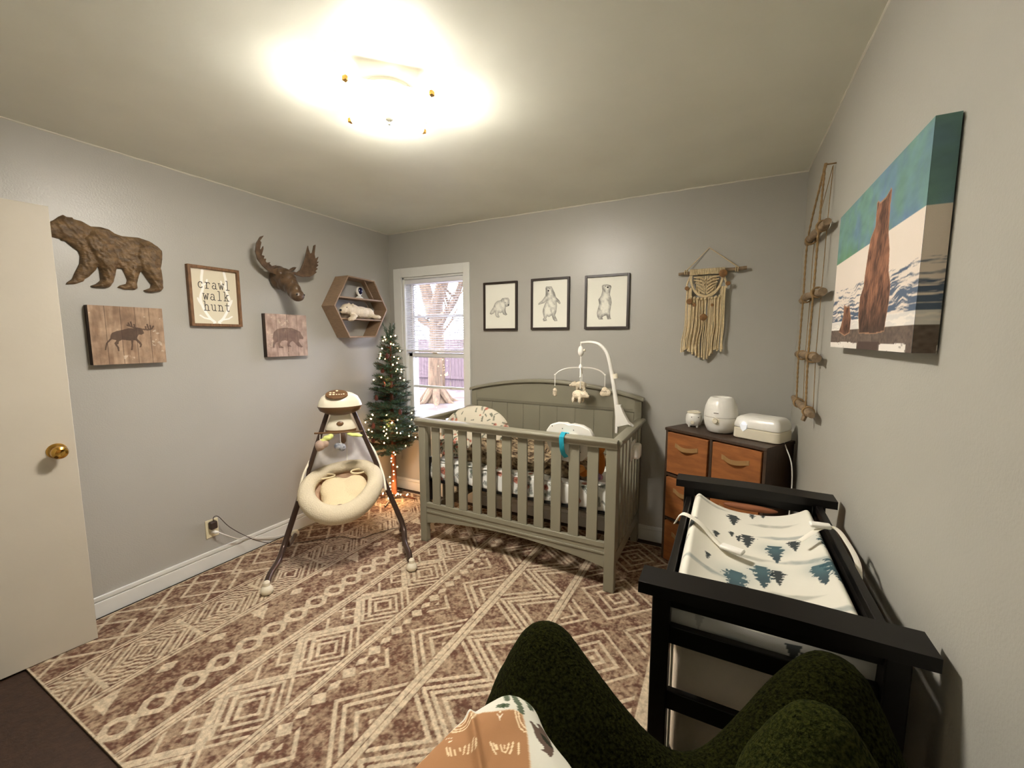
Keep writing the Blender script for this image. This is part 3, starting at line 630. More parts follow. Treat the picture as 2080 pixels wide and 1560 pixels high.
# framed letter sign
fs = thing('framed_sign', 'brown wood framed sign reading crawl walk hunt over white antlers', 'wall sign', (.0, -1.538, 1.728))
b = MB(); y0, y1, z0, z1 = -1.685, -1.390, 1.547, 1.911; w = .016
for a, c in (((.001, y0, z0), (.03, y0+w, z1)), ((.001, y1-w, z0), (.03, y1, z1)), ((.001, y0+w, z0), (.03, y1-w, z0+w)), ((.001, y0+w, z1-w), (.03, y1-w, z1))): b.box(a, c)
rel(b.build('frame', M['fwood'], bevel=.0015), fs)
U, V = grid(y0+w, y1-w, z0+w, z1-w, .0009); C = np.zeros(U.shape+(3,)); C[...] = L(216, 208, 184)
Wt = L(246, 244, 236)
for sgn in (-1, 1):
    cx = -1.5365
    q = lambda a, c: (cx+sgn*a, c)
    bm_ = [tuple(p)[:2] for p in bez([q(.012, 1.573)+(0,), q(.040, 1.60)+(0,), q(.072, 1.66)+(0,), q(.083, 1.72)+(0,), q(.066, 1.78)+(0,), q(.070, 1.83)+(0,), q(.062, 1.885)+(0,)], 8)]
    put(C, segd(U, V, bm_) < .0075, Wt)
    for s_ in ([q(.028, 1.588), q(.07, 1.597), q(.092, 1.612)], [q(.075, 1.665), q(.094, 1.70), q(.098, 1.715)], [q(.07, 1.79), q(.045, 1.81), q(.04, 1.83)], [q(.012, 1.573), q(.02, 1.565)]): put(C, segd(U, V, s_) < .0048, Wt)
# typewriter letters; each in a box: width .8, x-height 1, ascender 1.6; strokes then slab serifs
arc = lambda cx, cy, rx, ry, a0, a1, n=10: [(cx+rx*math.cos(math.radians(a0+(a1-a0)*i/n)), cy+ry*math.sin(math.radians(a0+(a1-a0)*i/n))) for i in range(n+1)]
LT = {
 'c': [arc(.42, .5, .34, .5, 50, 320, 14), [(.66, .95), (.68, .72)]],
 'r': [[(.28, 0), (.28, 1)], [(.08, 1), (.28, 1)], [(.06, 0), (.55, 0)], arc(.58, .62, .30, .38, 175, 55, 8), [(.75, .92), (.78, .78)]],
 'a': [arc(.40, .72, .24, .28, 150, 0, 8), [(.64, .72), (.64, .08), (.70, 0), (.82, 0)], arc(.36, .28, .28, .28, 90, 400, 14)],
 'w': [[(.08, 1), (.26, 0), (.45, .8), (.62, 0), (.82, 1)], [(0, 1), (.22, 1)], [(.68, 1), (.92, 1)]],
 'l': [[(.2, 1.55), (.42, 1.55), (.42, 0)], [(.15, 0), (.70, 0)]],
 'k': [[(.06, 1.55), (.24, 1.55), (.24, 0)], [(.04, 0), (.42, 0)], [(.24, .42), (.66, 1)], [(.5, 1), (.82, 1)], [(.40, .62), (.72, 0)], [(.56, 0), (.88, 0)]],
 'h': [[(.04, 1.55), (.22, 1.55), (.22, 0)], [(.04, 0), (.40, 0)], arc(.45, .62, .23, .36, 180, 0, 10)+[(.68, 0)], [(.52, 0), (.86, 0)]],
 'u': [[(.02, 1), (.2, 1), (.2, .36)]+arc(.43, .36, .23, .36, 180, 360, 10)[1:], [(.50, 1), (.66, 1), (.66, 0), (.82, 0)]],
 'n': [[(.04, 1), (.22, 1), (.22, 0)], [(.04, 0), (.40, 0)], arc(.45, .62, .23, .36, 180, 0, 10)+[(.68, 0)], [(.52, 0), (.86, 0)]],
 't': [[(.36, 1.38), (.36, .28)]+arc(.55, .28, .19, .28, 180, 320, 8)[1:], [(.08, 1), (.68, 1)]]}
def write(C, U, V, txt, ua, ub, base, xh, col, t):
    cw = (ub-ua)/len(txt)
    for i, ch in enumerate(txt):
        for s_ in LT[ch]: put(C, segd(U, V, [(ua+(i+px*.92)*cw, base+py*xh) for px, py in s_]) < t, col)
K = L(52, 48, 44)
write(C, U, V, 'crawl', -1.630, -1.436, 1.779, .036, K, .0023)
write(C, U, V, 'walk', -1.606, -1.448, 1.710, .036, K, .0023)
write(C, U, V, 'hunt', -1.606, -1.444, 1.644, .036, K, .0023)
P = np.stack([np.full(U.shape, .012), U, V], -1)
rel(surf('panel', P, C, M['attr'], extra=[boxq((.001, y0+w, z0+w), (.0115, y1-w, z1-w), L(200, 190, 165))]), fs)

# moose head
mh = thing('moose_trophy', 'brown resin moose head with wide palmate antlers mounted on the left wall', 'wall sculpture', (0, -1.10, 1.90))
b = MB()
def e(c, r, rx=0, ry=0, rz=0): b.ell(c, r, M=RZ(rz) @ RY(ry) @ RX(rx))
yc = -1.115
e((.03, yc, 1.90), (.05, .07, .085)); e((.075, yc, 1.905), (.065, .068, .062)); e((.12, yc, 1.875), (.06, .058, .062), ry=.6)
e((.155, yc, 1.835), (.052, .046, .06), ry=.5); e((.19, yc, 1.795), (.046, .040, .058), ry=.4); e((.215, yc, 1.768), (.046, .046, .042), ry=.4)
e((.20, yc, 1.755), (.036, .034, .02), ry=.5); e((.15, yc, 1.765), (.012, .010, .022)); e((.165, yc-.02, 1.79), (.02, .02, .03)); e((.165, yc+.02, 1.79), (.02, .02, .03)); e((.085, yc, 1.86), (.05, .05, .06)); e((.10, yc, 1.83), (.03, .026, .04)); e((.13, yc, 1.79), (.014, .012, .034), ry=-.3)
for s_ in (-1, 1): e((.10, yc+s_*.048, 1.925), (.022, .018, .016)); e((.225, yc+s_*.028, 1.772), (.02, .014, .016))
hd = rel(b.build('head', M['moose'], remesh=.006), mh)
for s_ in (-1, 1):
    b = MB(); b.tube(bez([(.045, yc+s_*.055, 1.945), (.05, yc+s_*.095, 1.975), (.05, yc+s_*.125, 1.99)], 4), [.010, .018, .022, .024, .024, .02, .014, .006, .001], n=10, flat=.45); rel(b.build('ear', M['moose'], smooth=True), mh)
    b = MB().ell((.138, yc+s_*.047, 1.888), (.007, .005, .007)); rel(b.build('eye', M['black'], smooth=True), mh)
    b = MB().ell((.248, yc+s_*.026, 1.772), (.006, .008, .006)); rel(b.build('nostril', M['black'], smooth=True), mh)
def z2(p, x):  # outline traced on the antler's own plane, y/z in metres
    return p
AL = [(-1.282,2.143),(-1.306,2.131),(-1.329,2.088),(-1.332,2.034),(-1.316,1.99),(-1.28,1.952),(-1.225,1.918),(-1.165,1.905),(-1.15,1.925),(-1.175,1.935),(-1.157,1.958),(-1.19,1.945),(-1.20,1.95),(-1.168,1.976),(-1.225,1.957),(-1.236,1.965),(-1.222,1.985),(-1.25,1.978),(-1.258,1.985),(-1.255,2.002),(-1.272,2.0),(-1.268,2.018),(-1.288,2.02),(-1.278,2.06),(-1.281,2.078),(-1.294,2.053),(-1.302,2.055),(-1.295,2.098),(-1.305,2.106)]
AR = [(-1.06,1.935),(-1.03,1.925),(-.985,1.918),(-.93,1.925),(-.905,1.94),(-.885,1.955),(-.872,1.968),(-.885,1.972),(-.866,1.992),(-.88,1.998),(-.862,2.018),(-.876,2.026),(-.860,2.044),(-.878,2.042),(-.868,2.078),(-.89,2.06),(-.900,2.09),(-.900,2.158),(-.912,2.15),(-.917,2.10),(-.935,2.09),(-.95,2.12),(-.956,2.142),(-.963,2.10),(-.969,2.051),(-.985,2.0),(-1.0,1.965),(-1.025,1.945),(-1.05,1.948)]
for A in (AL, AR):
    b = MB(); f = lambda u, v, w: (.075+.02*min(1, abs(u-yc)/.1)+.10*max(0, abs(u-yc)-.08)+.28*max(0, v-1.96)**1.2+w, u, v)
    b.prism(A, f, -.006, .006); rel(b.build('antler', M['moose'], bevel=.002), mh)

# ------------------------------------------------------------------ hexagon shelf with its two things
hx_ = thing('hexagon_shelf', 'brown wooden hexagon wall shelf with two inner shelves in the left wall corner', 'shelf', (0, -.47, 1.73))
hc = (-.473, 1.727); HP = [(-.758, 1.728), (-.613, 1.975), (-.332, 1.965), (-.187, 1.726), (-.338, 1.482), (-.620, 1.478)]
for i in range(6):
    p, q = HP[i], HP[(i+1) % 6]; ins = lambda a: (hc[0]+(a[0]-hc[0])*.955, hc[1]+(a[1]-hc[1])*.955)
    P4 = [p, q, ins(q), ins(p)]; b = MB(); b.hexa([(.001, a[0], a[1]) for a in P4]+[(.150, a[0], a[1]) for a in P4])
    rel(b.build('side_board', M['oak'], bevel=.001), hx_)
for zz_, ya, yb in ((1.80, -.700, -.235), (1.63, -.688, -.25)):
    rel(MB().box((.001, ya, zz_-.006), (.146, yb, zz_+.006)).build('shelf_board', M['oak'], bevel=.001), hx_)
b = MB(); b.tube([(.120, -.415, 1.955), (.120, -.325, 1.812)], .005, n=6); b.tube([(.060, -.36, 1.792), (.060, -.30, 1.70)], .004, n=6)
rel(b.build('divider', M['oak']), hx_)
cm = thing('baby_camera', 'small white baby monitor camera with a dark round face on the hexagon shelf', 'camera', (.09, -.45, 1.806))
b = MB().lathe([(.001, 0), (.030, 0), (.032, .006), (.024, .014), (.012, .022), (.012, .034), (.001, .036)], (.09, -.45, 1.8062), n=24); rel(b.build('stand', M['white'], smooth=True), cm)
b = MB().ell((.09, -.45, 1.868), (.026, .030, .038)); rel(b.build('body', M['white'], smooth=True), cm)
b = MB().ell((.106, -.453, 1.870), (.014, .021, .029), M=RZ(-.25)); rel(b.build('lens_face', M['lens'], smooth=True), cm)
b = MB().tube(bez([(.07, -.43, 1.812), (.04, -.36, 1.811), (.02, -.30, 1.812)], 5), .002, n=5); rel(b.build('cable', M['wirew']), cm)
pb = thing('plush_polar_bear', 'white plush polar bear lying on the middle of the hexagon shelf', 'stuffed toy', (.09, -.49, 1.636))
b = MB(); zb = 1.637
b.ell((.085, -.44, zb+.055), (.055, .10, .052)); b.ell((.085, -.36, zb+.05), (.055, .055, .050)); b.ell((.09, -.52, zb+.065), (.05, .06, .052))
b.ell((.105, -.595, zb+.075), (.045, .055, .045)); b.ell((.125, -.655, zb+.060), (.028, .035, .028)); b.ell((.14, -.56, zb+.018), (.035, .028, .018)); b.ell((.165, -.60, zb-.003), (.030, .045, .02), M=RX(.4))
b.ell((.05, -.58, zb+.02), (.02, .05, .02)); b.ell((.14, -.31, zb+.02), (.035, .045, .02)); b.ell((.085, -.56, zb+.118), (.012, .014, .014)); b.ell((.14, -.565, zb+.105), (.014, .014, .016))
rel(b.build('body', M['plush'], remesh=.007), pb)
rel(MB().ell((.137, -.688, zb+.060), (.010, .009, .009)).build('nose', M['black'], smooth=True), pb)
rel(MB().ell((.145, -.632, zb+.084), (.004, .004, .004)).build('eye', M['black'], smooth=True), pb)

# ------------------------------------------------------------------ bear prints on the back wall
FR = [(1.055, 1.369, 1.538, 1.929, 'black framed pencil print of a small crouching polar bear cub, nearest the window'),
      (1.491, 1.808, 1.541, 1.933, 'black framed pencil print of a standing polar bear with both arms spread'),
      (1.928, 2.252, 1.541, 1.928, 'black framed pencil print of an upright polar bear with folded paws, right of the three')]
for i, (x0, x1, z0, z1, lb) in enumerate(FR):
    t = thing('bear_print', lb, 'picture', ((x0+x1)/2, 0, (z0+z1)/2), group='polar bear prints over the crib')
    w = .016; b = MB()
    for a, c in (((x0, -.022, z0), (x0+w, -.001, z1)), ((x1-w, -.022, z0), (x1, -.001, z1)), ((x0+w, -.022, z0), (x1-w, -.001, z0+w)), ((x0+w, -.022, z1-w), (x1-w, -.001, z1))): b.box(a, c)
    rel(b.build('frame', M['fdark'], bevel=.001), t)
    U, V = grid(x0+w, x1-w, z0+w, z1-w, .0012); C = np.zeros(U.shape+(3,)); C[...] = L(238, 236, 222)
    poly = PB[i]; ins = inpoly(U, V, poly); d = segd(U, V, poly, True); fur = vnoise(U, V, 150, i+1, 3); fur2 = vnoise(U+V*.4, V*.6, 45, i+4, 3)
    sh = np.where(ins, .12+np.clip(.66-d/.034, 0, .6)+np.clip((fur2-.5)*1.5, -.1, .5)+(fur-.5)*.30, 0)*(.9 if i else .7)
    put(C, np.clip(sh, 0, .8), L(96, 92, 86)); put(C, d < .0013, L(120, 116, 108), .7)
    for j, (a, c) in enumerate(PN[i]): put(C, np.hypot(U-a, (V-c)) < (.0065 if j == 0 else .0032), L(26, 24, 24))
    P = np.stack([U, np.full(U.shape, -.010), V], -1); rel(surf('print', P, C, M['attr'], extra=[boxq((x0+w, -.0095, z0+w), (x1-w, -.001, z1-w), L(230, 226, 210))]), t)
    rel(MB().box((x0+w, -.0145, z0+w), (x1-w, -.0135, z1-w)).build('glass', M['pglass']), t)

# ------------------------------------------------------------------ canvas on the right wall
y1c, y0c, z0c, z1c = -1.188, -1.935, 1.441, 1.885
def canvas_cols(U, V, seed=3):
    C = np.zeros(U.shape+(3,)); C[...] = L(226, 214, 200)
    n = vnoise(U, V, 14, seed); n2 = vnoise(U, V*2, 24, seed+1)
    mt = V > 1.7245; a = np.clip((n-.35)*2.2, 0, 1)[..., None]; g = np.array(L(104, 142, 130))*(1-a)+np.array(L(100, 130, 158))*a
    C = np.where(mt[..., None], g*(.8+.4*n2[..., None]), C); lo = sm(V, 1.78, 1.726)*(U > -1.45)*mt*.5; put(C, lo, L(92, 140, 78))
    wv = vnoise(U*.35, V*5.2+n*.15, 40, seed+2, 4); wm = (V < 1.63) & (V > 1.495); dens = sm(V, 1.63, 1.52)
    put(C, wm*np.clip((wv-.60+.28*dens)*7, 0, 1), L(40, 74, 106), .92); put(C, (V < 1.525) & (V > 1.497), L(236, 230, 220), .8)
    be = V < 1.497; g3 = vnoise(U, V*1.6, 90, seed+5); C = np.where(be[..., None], (np.array(L(98, 84, 74))*(.55+1.0*g3[..., None])), C)
    pd = (V < 1.458+.01*(n-.5)) & ((U > -1.53) | ((U < -1.72) & (U > -1.90))); put(C, pd, L(238, 232, 222), .92); put(C, pd & (g3 > .66) & (n2 > .5), L(90, 78, 70), .7)
    return C
U, V = grid(y0c, y1c, z0c, z1c, .0022); C = canvas_cols(U, V)
for poly, s_ in ((CB, 1), (CC, .5)):
    ins = inpoly(U, V, poly); d = segd(U, V, poly, True); fur = (.6*vnoise(U*2.4+V*.5, V*.9, 70, 9, 4)+.4*vnoise(U, V, 26, 4, 2))[..., None]; fur = (fur-.5)*1.5+.5
    ymid = sum(p[0] for p in poly)/len(poly)
    base = np.array(L(70, 44, 32))*(1-np.clip(fur*1.5-.3, 0, 1))+np.array(L(168, 116, 88))*np.clip(fur*1.5-.3, 0, 1)
    low = sm(V, 1.60, 1.49)[..., None]*.8*s_; base = base*(1-low)+np.array(L(44, 34, 26))*low
    stripe = (np.exp(-((U-ymid-.02*np.sin(V*20))/.014)**2)*sm(V, 1.58, 1.66)*.6)[..., None] if s_ == 1 else 0*fur
    base = base*(1-stripe)+np.array(L(60, 36, 24))*stripe
    C = np.where(ins[..., None], base, C); put(C, (d < .003) & ins, L(206, 160, 124), .5)
put(C, (V < 1.462) & (U < -1.54) & (U > -1.73), L(70, 52, 44), .9)
P = np.stack([np.full(U.shape, W-.0405), U, V], -1)
cv = surf('canvas_picture', P, C, M['canvas'], flip=True, extra=[boxq((W-.040, y0c, z0c), (W-.003, y1c, z1c), L(60, 92, 108))])
tag(cv, 'large canvas photo of a standing brown bear and cub by water on the right wall', 'picture')
US, VS = grid(W-.0402, W-.003, z0c, z1c, .0022)
Cs = canvas_cols(2*y0c-(y0c-(US-(W-.04))), VS)
side = surf('wrapped_edge', np.stack([US, np.full(US.shape, y0c-.0006), VS], -1), Cs, M['canvas'], parent=cv)
# ------------------------------------------------------------------ macrame
mc = thing('macrame_hanging', 'cream macrame wall hanging with long fringe and wood slices on a stick', 'wall hanging', (2.75, -.02, 1.9))
b = MB(); b.tube(bez([(2.572, -.03, 1.893), (2.68, -.032, 1.899), (2.80, -.03, 1.905), (2.90, -.031, 1.903), (2.965, -.03, 1.906)], 4), [.009]*5+[.010]*8+[.012]*4, n=10)
rel(b.build('stick', M['stick'], smooth=True), mc)
b = MB(); b.tube([(2.618, -.03, 1.912), (2.748, -.006, 2.052), (2.914, -.03, 1.917)], .0032, n=6)
for x in (2.612, 2.624, 2.906, 2.918): b.tube([(x+.002*math.cos(t*.9), -.03+.0135*math.cos(t), 1.902+.0135*math.sin(t)) for t in np.linspace(0, 6.28, 13)], .003, n=6)
rel(b.build('hanger_cord', M['cord'], smooth=True), mc)
rs = random.Random(4)
b = MB()
xs = np.linspace(2.645, 2.842, 21)
for i, x in enumerate(xs):   # lark's head knots over the stick
    b.tube([(x, -.030+.0155*math.cos(t), 1.900+.0155*math.sin(t)) for t in np.linspace(-1.2, 4.4, 10)], .0048, n=6)
    b.ell((x, -.044, 1.884), (.0055, .004, .005), n=8, m=6)
cx = 2.741
for sgn in (-1, 1):            # diagonal ribs
    for k in range(6):
        z0_ = 1.872-.018*k; x1_ = cx+sgn*(.074-.009*max(0, k-1)); b.tube(bez([(cx+sgn*.006, -.036, z0_-.028-.004*k), (cx+sgn*.035, -.042, z0_-.012-.002*k), (x1_, -.038, z0_-.006)], 4), .0048, n=7)
    for off in (0, .009):       # big U of cord
        b.tube(bez([(cx+sgn*(.088+off*.3), -.038, 1.880), (cx+sgn*(.088+off*.5), -.042, 1.84), (cx+sgn*.070, -.045, 1.79-off), (cx+sgn*.038, -.046, 1.757-off), (cx, -.046, 1.745-off)], 5), .0052, n=7)
    b.tube(bez([(cx+sgn*.094, -.036, 1.88), (cx+sgn*.112, -.038, 1.83), (cx+sgn*.118, -.038, 1.79)], 4), .006, n=7)
for k in range(9):
    x = cx-.085+.021*k; b.ell((x, -.046, 1.735-.010*math.cos((k-4)*.5)), (.0085, .008, .009), n=10, m=8)
for x in np.linspace(cx-.055, cx+.055, 12): b.tube([(x, -.030, 1.872), (x, -.032, 1.76)], .004, n=6)
tag(rel(b.build('knotted_panel', M['cord'], smooth=True), mc))
b = MB()
for i in range(54):
    t = i/53; x0_ = cx-.112+.224*t; ln = 1.385+.022*math.sin(t*9)+rs.uniform(-.012, .012)-.02*math.sin(t*math.pi)
    if abs(t-.5) < .06 and i % 2: continue
    zt = 1.80 if (t < .12 or t > .88) else 1.735; xe = x0_+(x0_-cx)*.06+rs.uniform(-.006, .006)-.008; yy = -.030-rs.uniform(0, .014)
    b.tube(bez([(x0_, yy, zt), (x0_+rs.uniform(-.004, .004), yy-.003, zt-.1), (x0_+rs.uniform(-.005, .005), yy, 1.55), (xe, yy+.004, 1.46), (xe+rs.uniform(-.005, .005), yy, ln)], 4), [.0036]*13+[.0034, .0036, .0048, .0058], n=6)
rel(b.build('fringe', M['cord'], smooth=True, clean=False), mc)
for (x, z, r, y) in ((2.836, 1.878, .024, -.055), (2.866, 1.815, .014, -.05), (2.647, 1.712, .018, -.052), (2.628, 1.797, .013, -.048), (2.735, 1.608, .022, -.055), (2.676, 1.690, .011, -.048), (2.783, 1.685, .009, -.046)):
    b = MB().lathe([(.0005, -.003), (r*.94, -.003), (r, -.002), (r, .002), (r*.94, .003), (.0005, .003)], (x, y, z), n=20, M=RX(math.pi/2)); rel(b.build('wood_slice', M['slice'], bevel=.0005), mc)

# ------------------------------------------------------------------ rope ladder
rl = thing('rope_ladder', 'rustic hanging rope ladder with four driftwood rungs on the right wall', 'wall decoration', (W, -.67, 1.13))
xw = W-.035
for z, ya, yb, dz in ((1.945, -.43, -.93, -.01), (1.668, -.41, -.95, -.01), (1.388, -.38, -.93, .0), (1.148, -.35, -.92, .0)):
    b = MB(); P = bez([(xw, ya, z+rs.uniform(-.006, .006)), (xw-.004, (ya*2+yb)/3, z+.004), (xw+.002, (ya+2*yb)/3, z+rs.uniform(-.006, .006)), (xw-.003, yb, z+dz)], 5)
    b.tube(P, [.016+.003*math.sin(i*1.3+z*9) for i in range(len(P))], n=12)
    if z < 1.2: b.tube([(xw, -.77, z-.01), (xw-.012, -.775, z-.05)], [.012, .009], n=8)
    rel(b.build('rung', M['stick'], smooth=True), rl)
for y, yt in ((-.53, -.785), (-.81, -.795)):
    for off in (0, .028):
        b = MB(); P = bez([(xw-.005+off, yt, 2.19), (xw-.012+off, y, 1.955), (xw-.014+off, y, 1.67), (xw-.014+off, y+.01, 1.39), (xw-.01+off, y, 1.150)], 40)
        if off == 0:
            R = [.0042+.0008*math.sin(i*1.6) for i in range(len(P))]
            b.tube(P, R, n=7)
            for z in (1.945, 1.668, 1.388, 1.148):
                for k in (-.006, .006): b.tube([(xw+.021*math.cos(t), y+k, z+.021*math.sin(t)) for t in np.linspace(0, 6.28, 14)], .004, n=6)
        else: b.tube(P, .0016, n=5)
        rel(b.build('rope', M['jute'], smooth=True), rl)
b = MB().tube([(xw-.004, -.79, 2.188), (xw-.002, -.788, 2.205)], .006, n=8); b.tube([(xw, -.79, 2.20), (W-.001, -.79, 2.20)], .003, n=6); rel(b.build('top_knot', M['jute'], smooth=True), rl)

# ------------------------------------------------------------------ outlet, plugs, cables
ot = thing('wall_outlet', 'ivory duplex wall outlet low on the left wall above the baseboard', 'outlet', (0, -1.655, .26))
rel(MB().box((.0005, -1.692, .203), (.006, -1.618, .320)).build('cover_plate', M['ivory'], bevel=.002), ot)
for z in (.238, .285):
    rel(MB().box((.006, -1.672, z-.014), (.0075, -1.638, z+.014)).build('socket', M['white2'], bevel=.001), ot)
pl = thing('power_adapter', 'dark brown power adapter plugged in the upper socket with a thin dark cable', 'adapter', (.01, -1.655, .285))
b = MB().box((.0075, -1.678, .262), (.040, -1.636, .312)); rel(b.build('body', M['wired'], bevel=.008, seg=3), pl)
b = MB().tube(bez([(.025, -1.655, .31), (.028, -1.652, .338), (.04, -1.63, .335), (.06, -1.58, .25), (.09, -1.5, .16), (.12, -1.42, .09), (.15, -1.30, .03), (.25, -1.18, .013), (.40, -1.02, .014), (.55, -.98, .014), (.60, -.86, .014), (.66, -.74, .014), (.72, -.68, .014), (.70, -.62, .014), (.62, -.62, .014)], 6), .0022, n=6)
rel(b.build('cable', M['wired'], smooth=True), pl)
pg = thing('white_plug', 'white plug with a white cable in the lower socket of the wall outlet', 'plug', (.01, -1.655, .238))
b = MB().tube([(.0078, -1.655, .240), (.035, -1.650, .238), (.045, -1.64, .236)], [.012, .011, .006], n=12); rel(b.build('body', M['white'], smooth=True), pg)
b = MB().tube(bez([(.045, -1.64, .236), (.055, -1.60, .20), (.045, -1.52, .138), (.03, -1.45, .125), (.028, -1.38, .08), (.032, -1.2, .026), (.022, -.9, .010), (.03, -.5, .010), (.10, -.30, .014)], 6), .0035, n=7)
rel(b.build('cable', M['wirew'], smooth=True), pg)

# ------------------------------------------------------------------ baby swing   (local: f forward, s to its side)
SWC = Vector((.62, -1.14, 0)); FW = Vector((.7071, -.7071, 0)); SD = Vector((.7071, .7071, 0)); UP = Vector((0, 0, 1))
def S(s, f, z): return SWC+SD*s+FW*f+UP*z
MS = Matrix(((SD.x, FW.x, 0, 0), (SD.y, FW.y, 0, 0), (0, 0, 1, 0), (0, 0, 0, 1)))
sw = thing('baby_swing', 'brown and cream baby swing with a mesh canopy seat standing on the rug', 'baby swing', tuple(SWC))
for sgn in (-1, 1):
    top = S(sgn*.075, -.02, 1.0); knee = S(sgn*.375+.01, .03, .15); front = S(sgn*.40+(.012 if sgn > 0 else 0), .375, .035); back = S(sgn*.375, -.36, .03)
    mid = top.lerp(knee, .55)
    b = MB(); b.tube([top, top.lerp(knee, .35), mid], .015, n=12); rel(b.build('upper_leg', M['swb'], smooth=True), sw)
    b = MB(); b.tube([mid+(knee-mid)*0, mid.lerp(knee, .9)]+bez([knee+Vector((0, 0, .0)), S(sgn*.385, .14, .085), S(sgn*.402, .27, .075), S(sgn*.405, .345, .062)], 5)[1:], .018, n=12); rel(b.build('front_leg', M['swb'], smooth=True), sw)
    b = MB(); b.tube(bez([mid.lerp(knee, .93), S(sgn*.37, -.08, .075), S(sgn*.375, -.32, .035)], 6), .0145, n=12); rel(b.build('rear_leg', M['swb'], smooth=True), sw)
    b = MB(); b.tube([mid+(mid-top).normalized()*-.02, mid+(mid-top).normalized()*.02], .019, n=12)
    b.ell(mid+FW*.014, (.006, .006, .006), n=8, m=6); rel(b.build('leg_joint', M['swd'], smooth=True), sw)
    for c in (front, S(sgn*.378, -.35, .032)):
        b = MB(); b.lathe([(.001, -.022), (.026, -.021), (.034, -.010), (.034, .004), (.026, .018), (.018, .026), (.018, .045), (.012, .052), (.001, .053)] if c is front else [(.001, -.02), (.022, -.018), (.028, -.006), (.028, .01), (.018, .026), (.001, .032)], c, n=20)
        rel(b.build('foot', M['cream_p'] if 'cream_p' in M else M['white2'], smooth=True), sw)
# motor housing: cream top, brown underside, control face
rel(MB().lathe([(.138, 1.030), (.136, 1.038), (.127, 1.062), (.112, 1.090), (.078, 1.112), (.035, 1.124), (.001, 1.126)], S(0, 0, 0), n=40, M=MS, sy=.72).build('motor_cover', M['white2'], smooth=True), sw)
rel(MB().lathe([(.001, .968), (.04, .968), (.085, .978), (.125, 1.000), (.137, 1.024), (.139, 1.031), (.10, 1.034), (.001, 1.034)], S(0, 0, 0), n=40, M=MS, sy=.72).build('motor_underside', M['swd'], smooth=True), sw)
fc = S(-.012, .052, 1.108); Mf = MS @ RX(-.50)
pn = rel(MB().lathe([(.001, .008), (.06, .008), (.067, .006), (.069, .0), (.001, -.002)], fc, n=36, M=Mf, sy=.72).build('control_panel', M['swd'], smooth=True), sw)
lb = mat('panel_icons', L(246, 232, 200), rough=.5)
for (x, y, r) in ((0, .032, .006), (-.038, .012, .006), (-.018, .012, .006), (-.038, -.008, .006), (-.018, -.008, .006), (0, -.008, .0038), (.015, -.008, .0038), (.029, -.008, .0038), (.043, -.006, .0045)):
    c = fc+(Mf @ Vector((x, -y, .0085))); o = MB().lathe([(.0003, 0), (r, 0), (r, .001), (.0003, .0012)], c, n=12, M=Mf, sx=1.3).build('button', lb, smooth=True); o.parent = pn
# neck below the motor
U_ = []
b = MB().lathe([(.001, .868), (.094, .868), (.096, .878), (.086, .905), (.072, .935), (.062, .962), (.060, .985), (.001, .985)], S(0, .0, 0), n=32, M=MS, sy=.6); rel(b.build('neck_housing', M['white2'], smooth=True), sw)
b = MB().lathe([(.001, .852), (.092, .852), (.098, .862), (.096, .874), (.001, .874)], S(0, 0, 0), n=32, M=MS, sy=.64); rel(b.build('neck_ring', M['swd'], smooth=True), sw)
b = MB().lathe([(.001, .004), (.016, .004), (.020, .002), (.022, -.002), (.001, -.004)], S(0, .052, .918), n=24, M=MS @ RX(-1.3), sy=.7); rel(b.build('badge', M['swd'], smooth=True), sw)
# hanging arm behind the seat
b = MB().tube(bez([S(0, 0, .86), S(.0, -.10, .80), S(.0, -.20, .66), S(.0, -.19, .50), S(0, -.08, .40)], 6), .018, n=10); rel(b.build('swing_arm', M['swd'], smooth=True), sw)
# oval seat: thick plush rim around a hollow, tilted towards the front
SC0 = S(.0, .10, .505); tilt = .50
def seat(u, v, w): # u side, v towards front/down along the tilt, w normal
    p = Vector((u, v*math.cos(tilt)-w*-math.sin(tilt), -v*math.sin(tilt)+w*math.cos(tilt))); return SC0+SD*p.x+FW*p.y+UP*p.z
seat_roll = .20
def seatr(a, rx, ry, w): 
    u = rx*math.cos(a); v = ry*math.sin(a); return seat(u*math.cos(seat_roll)+v*math.sin(seat_roll)*.3, v-u*math.sin(seat_roll)*.8, w)
n = 56; b = MB(); path = [seatr(2*math.pi*i/n,   .212, .205, .02*math.cos(2*math.pi*i/n*2)) for i in range(n)]
b.tube(path, [.050+.010*math.sin(2*math.pi*i/n) for i in range(n)], n=16, closed=True)
rel(b.build('seat_rim', M['cream'], smooth=True), sw)
b = MB(); rings = []
for j in range(9):
    t = j/8; rings.append([seatr(2*math.pi*i/n, .20*(1-t)+.001, .21*(1-t)+.001, -.02-.10*math.sin(min(1, t*1.3)*math.pi/2)) for i in range(n)])
vs = [p for r in rings for p in r]; fs = [(j*n+i, j*n+(i+1) % n, (j+1)*n+(i+1) % n, (j+1)*n+i) for j in range(8) for i in range(n)]
b.add(vs, fs); rel(b.build('seat_shell', mat('seat_lining', L(196, 164, 136), rough=.95, bump=.3, bscale=100), smooth=True, solid=.008), sw)
b = MB()
for (u, v, w, r) in ((0, .02, -.045, (.135, .12, .038)), (-.055, -.02, -.025, (.085, .10, .036)), (.075, -.02, -.025, (.08, .10, .036)), (.0, .10, -.035, (.12, .06, .03)), (-.06, .06, -.03, (.05, .05, .025)), (.0, -.07, -.03, (.06, .03, .025))):
    c = seat(u, v, w); b.ell(c, r, n=20, m=12, M=MS @ RX(-tilt))
rel(b.build('infant_insert', M['cream2'], remesh=.008), sw)
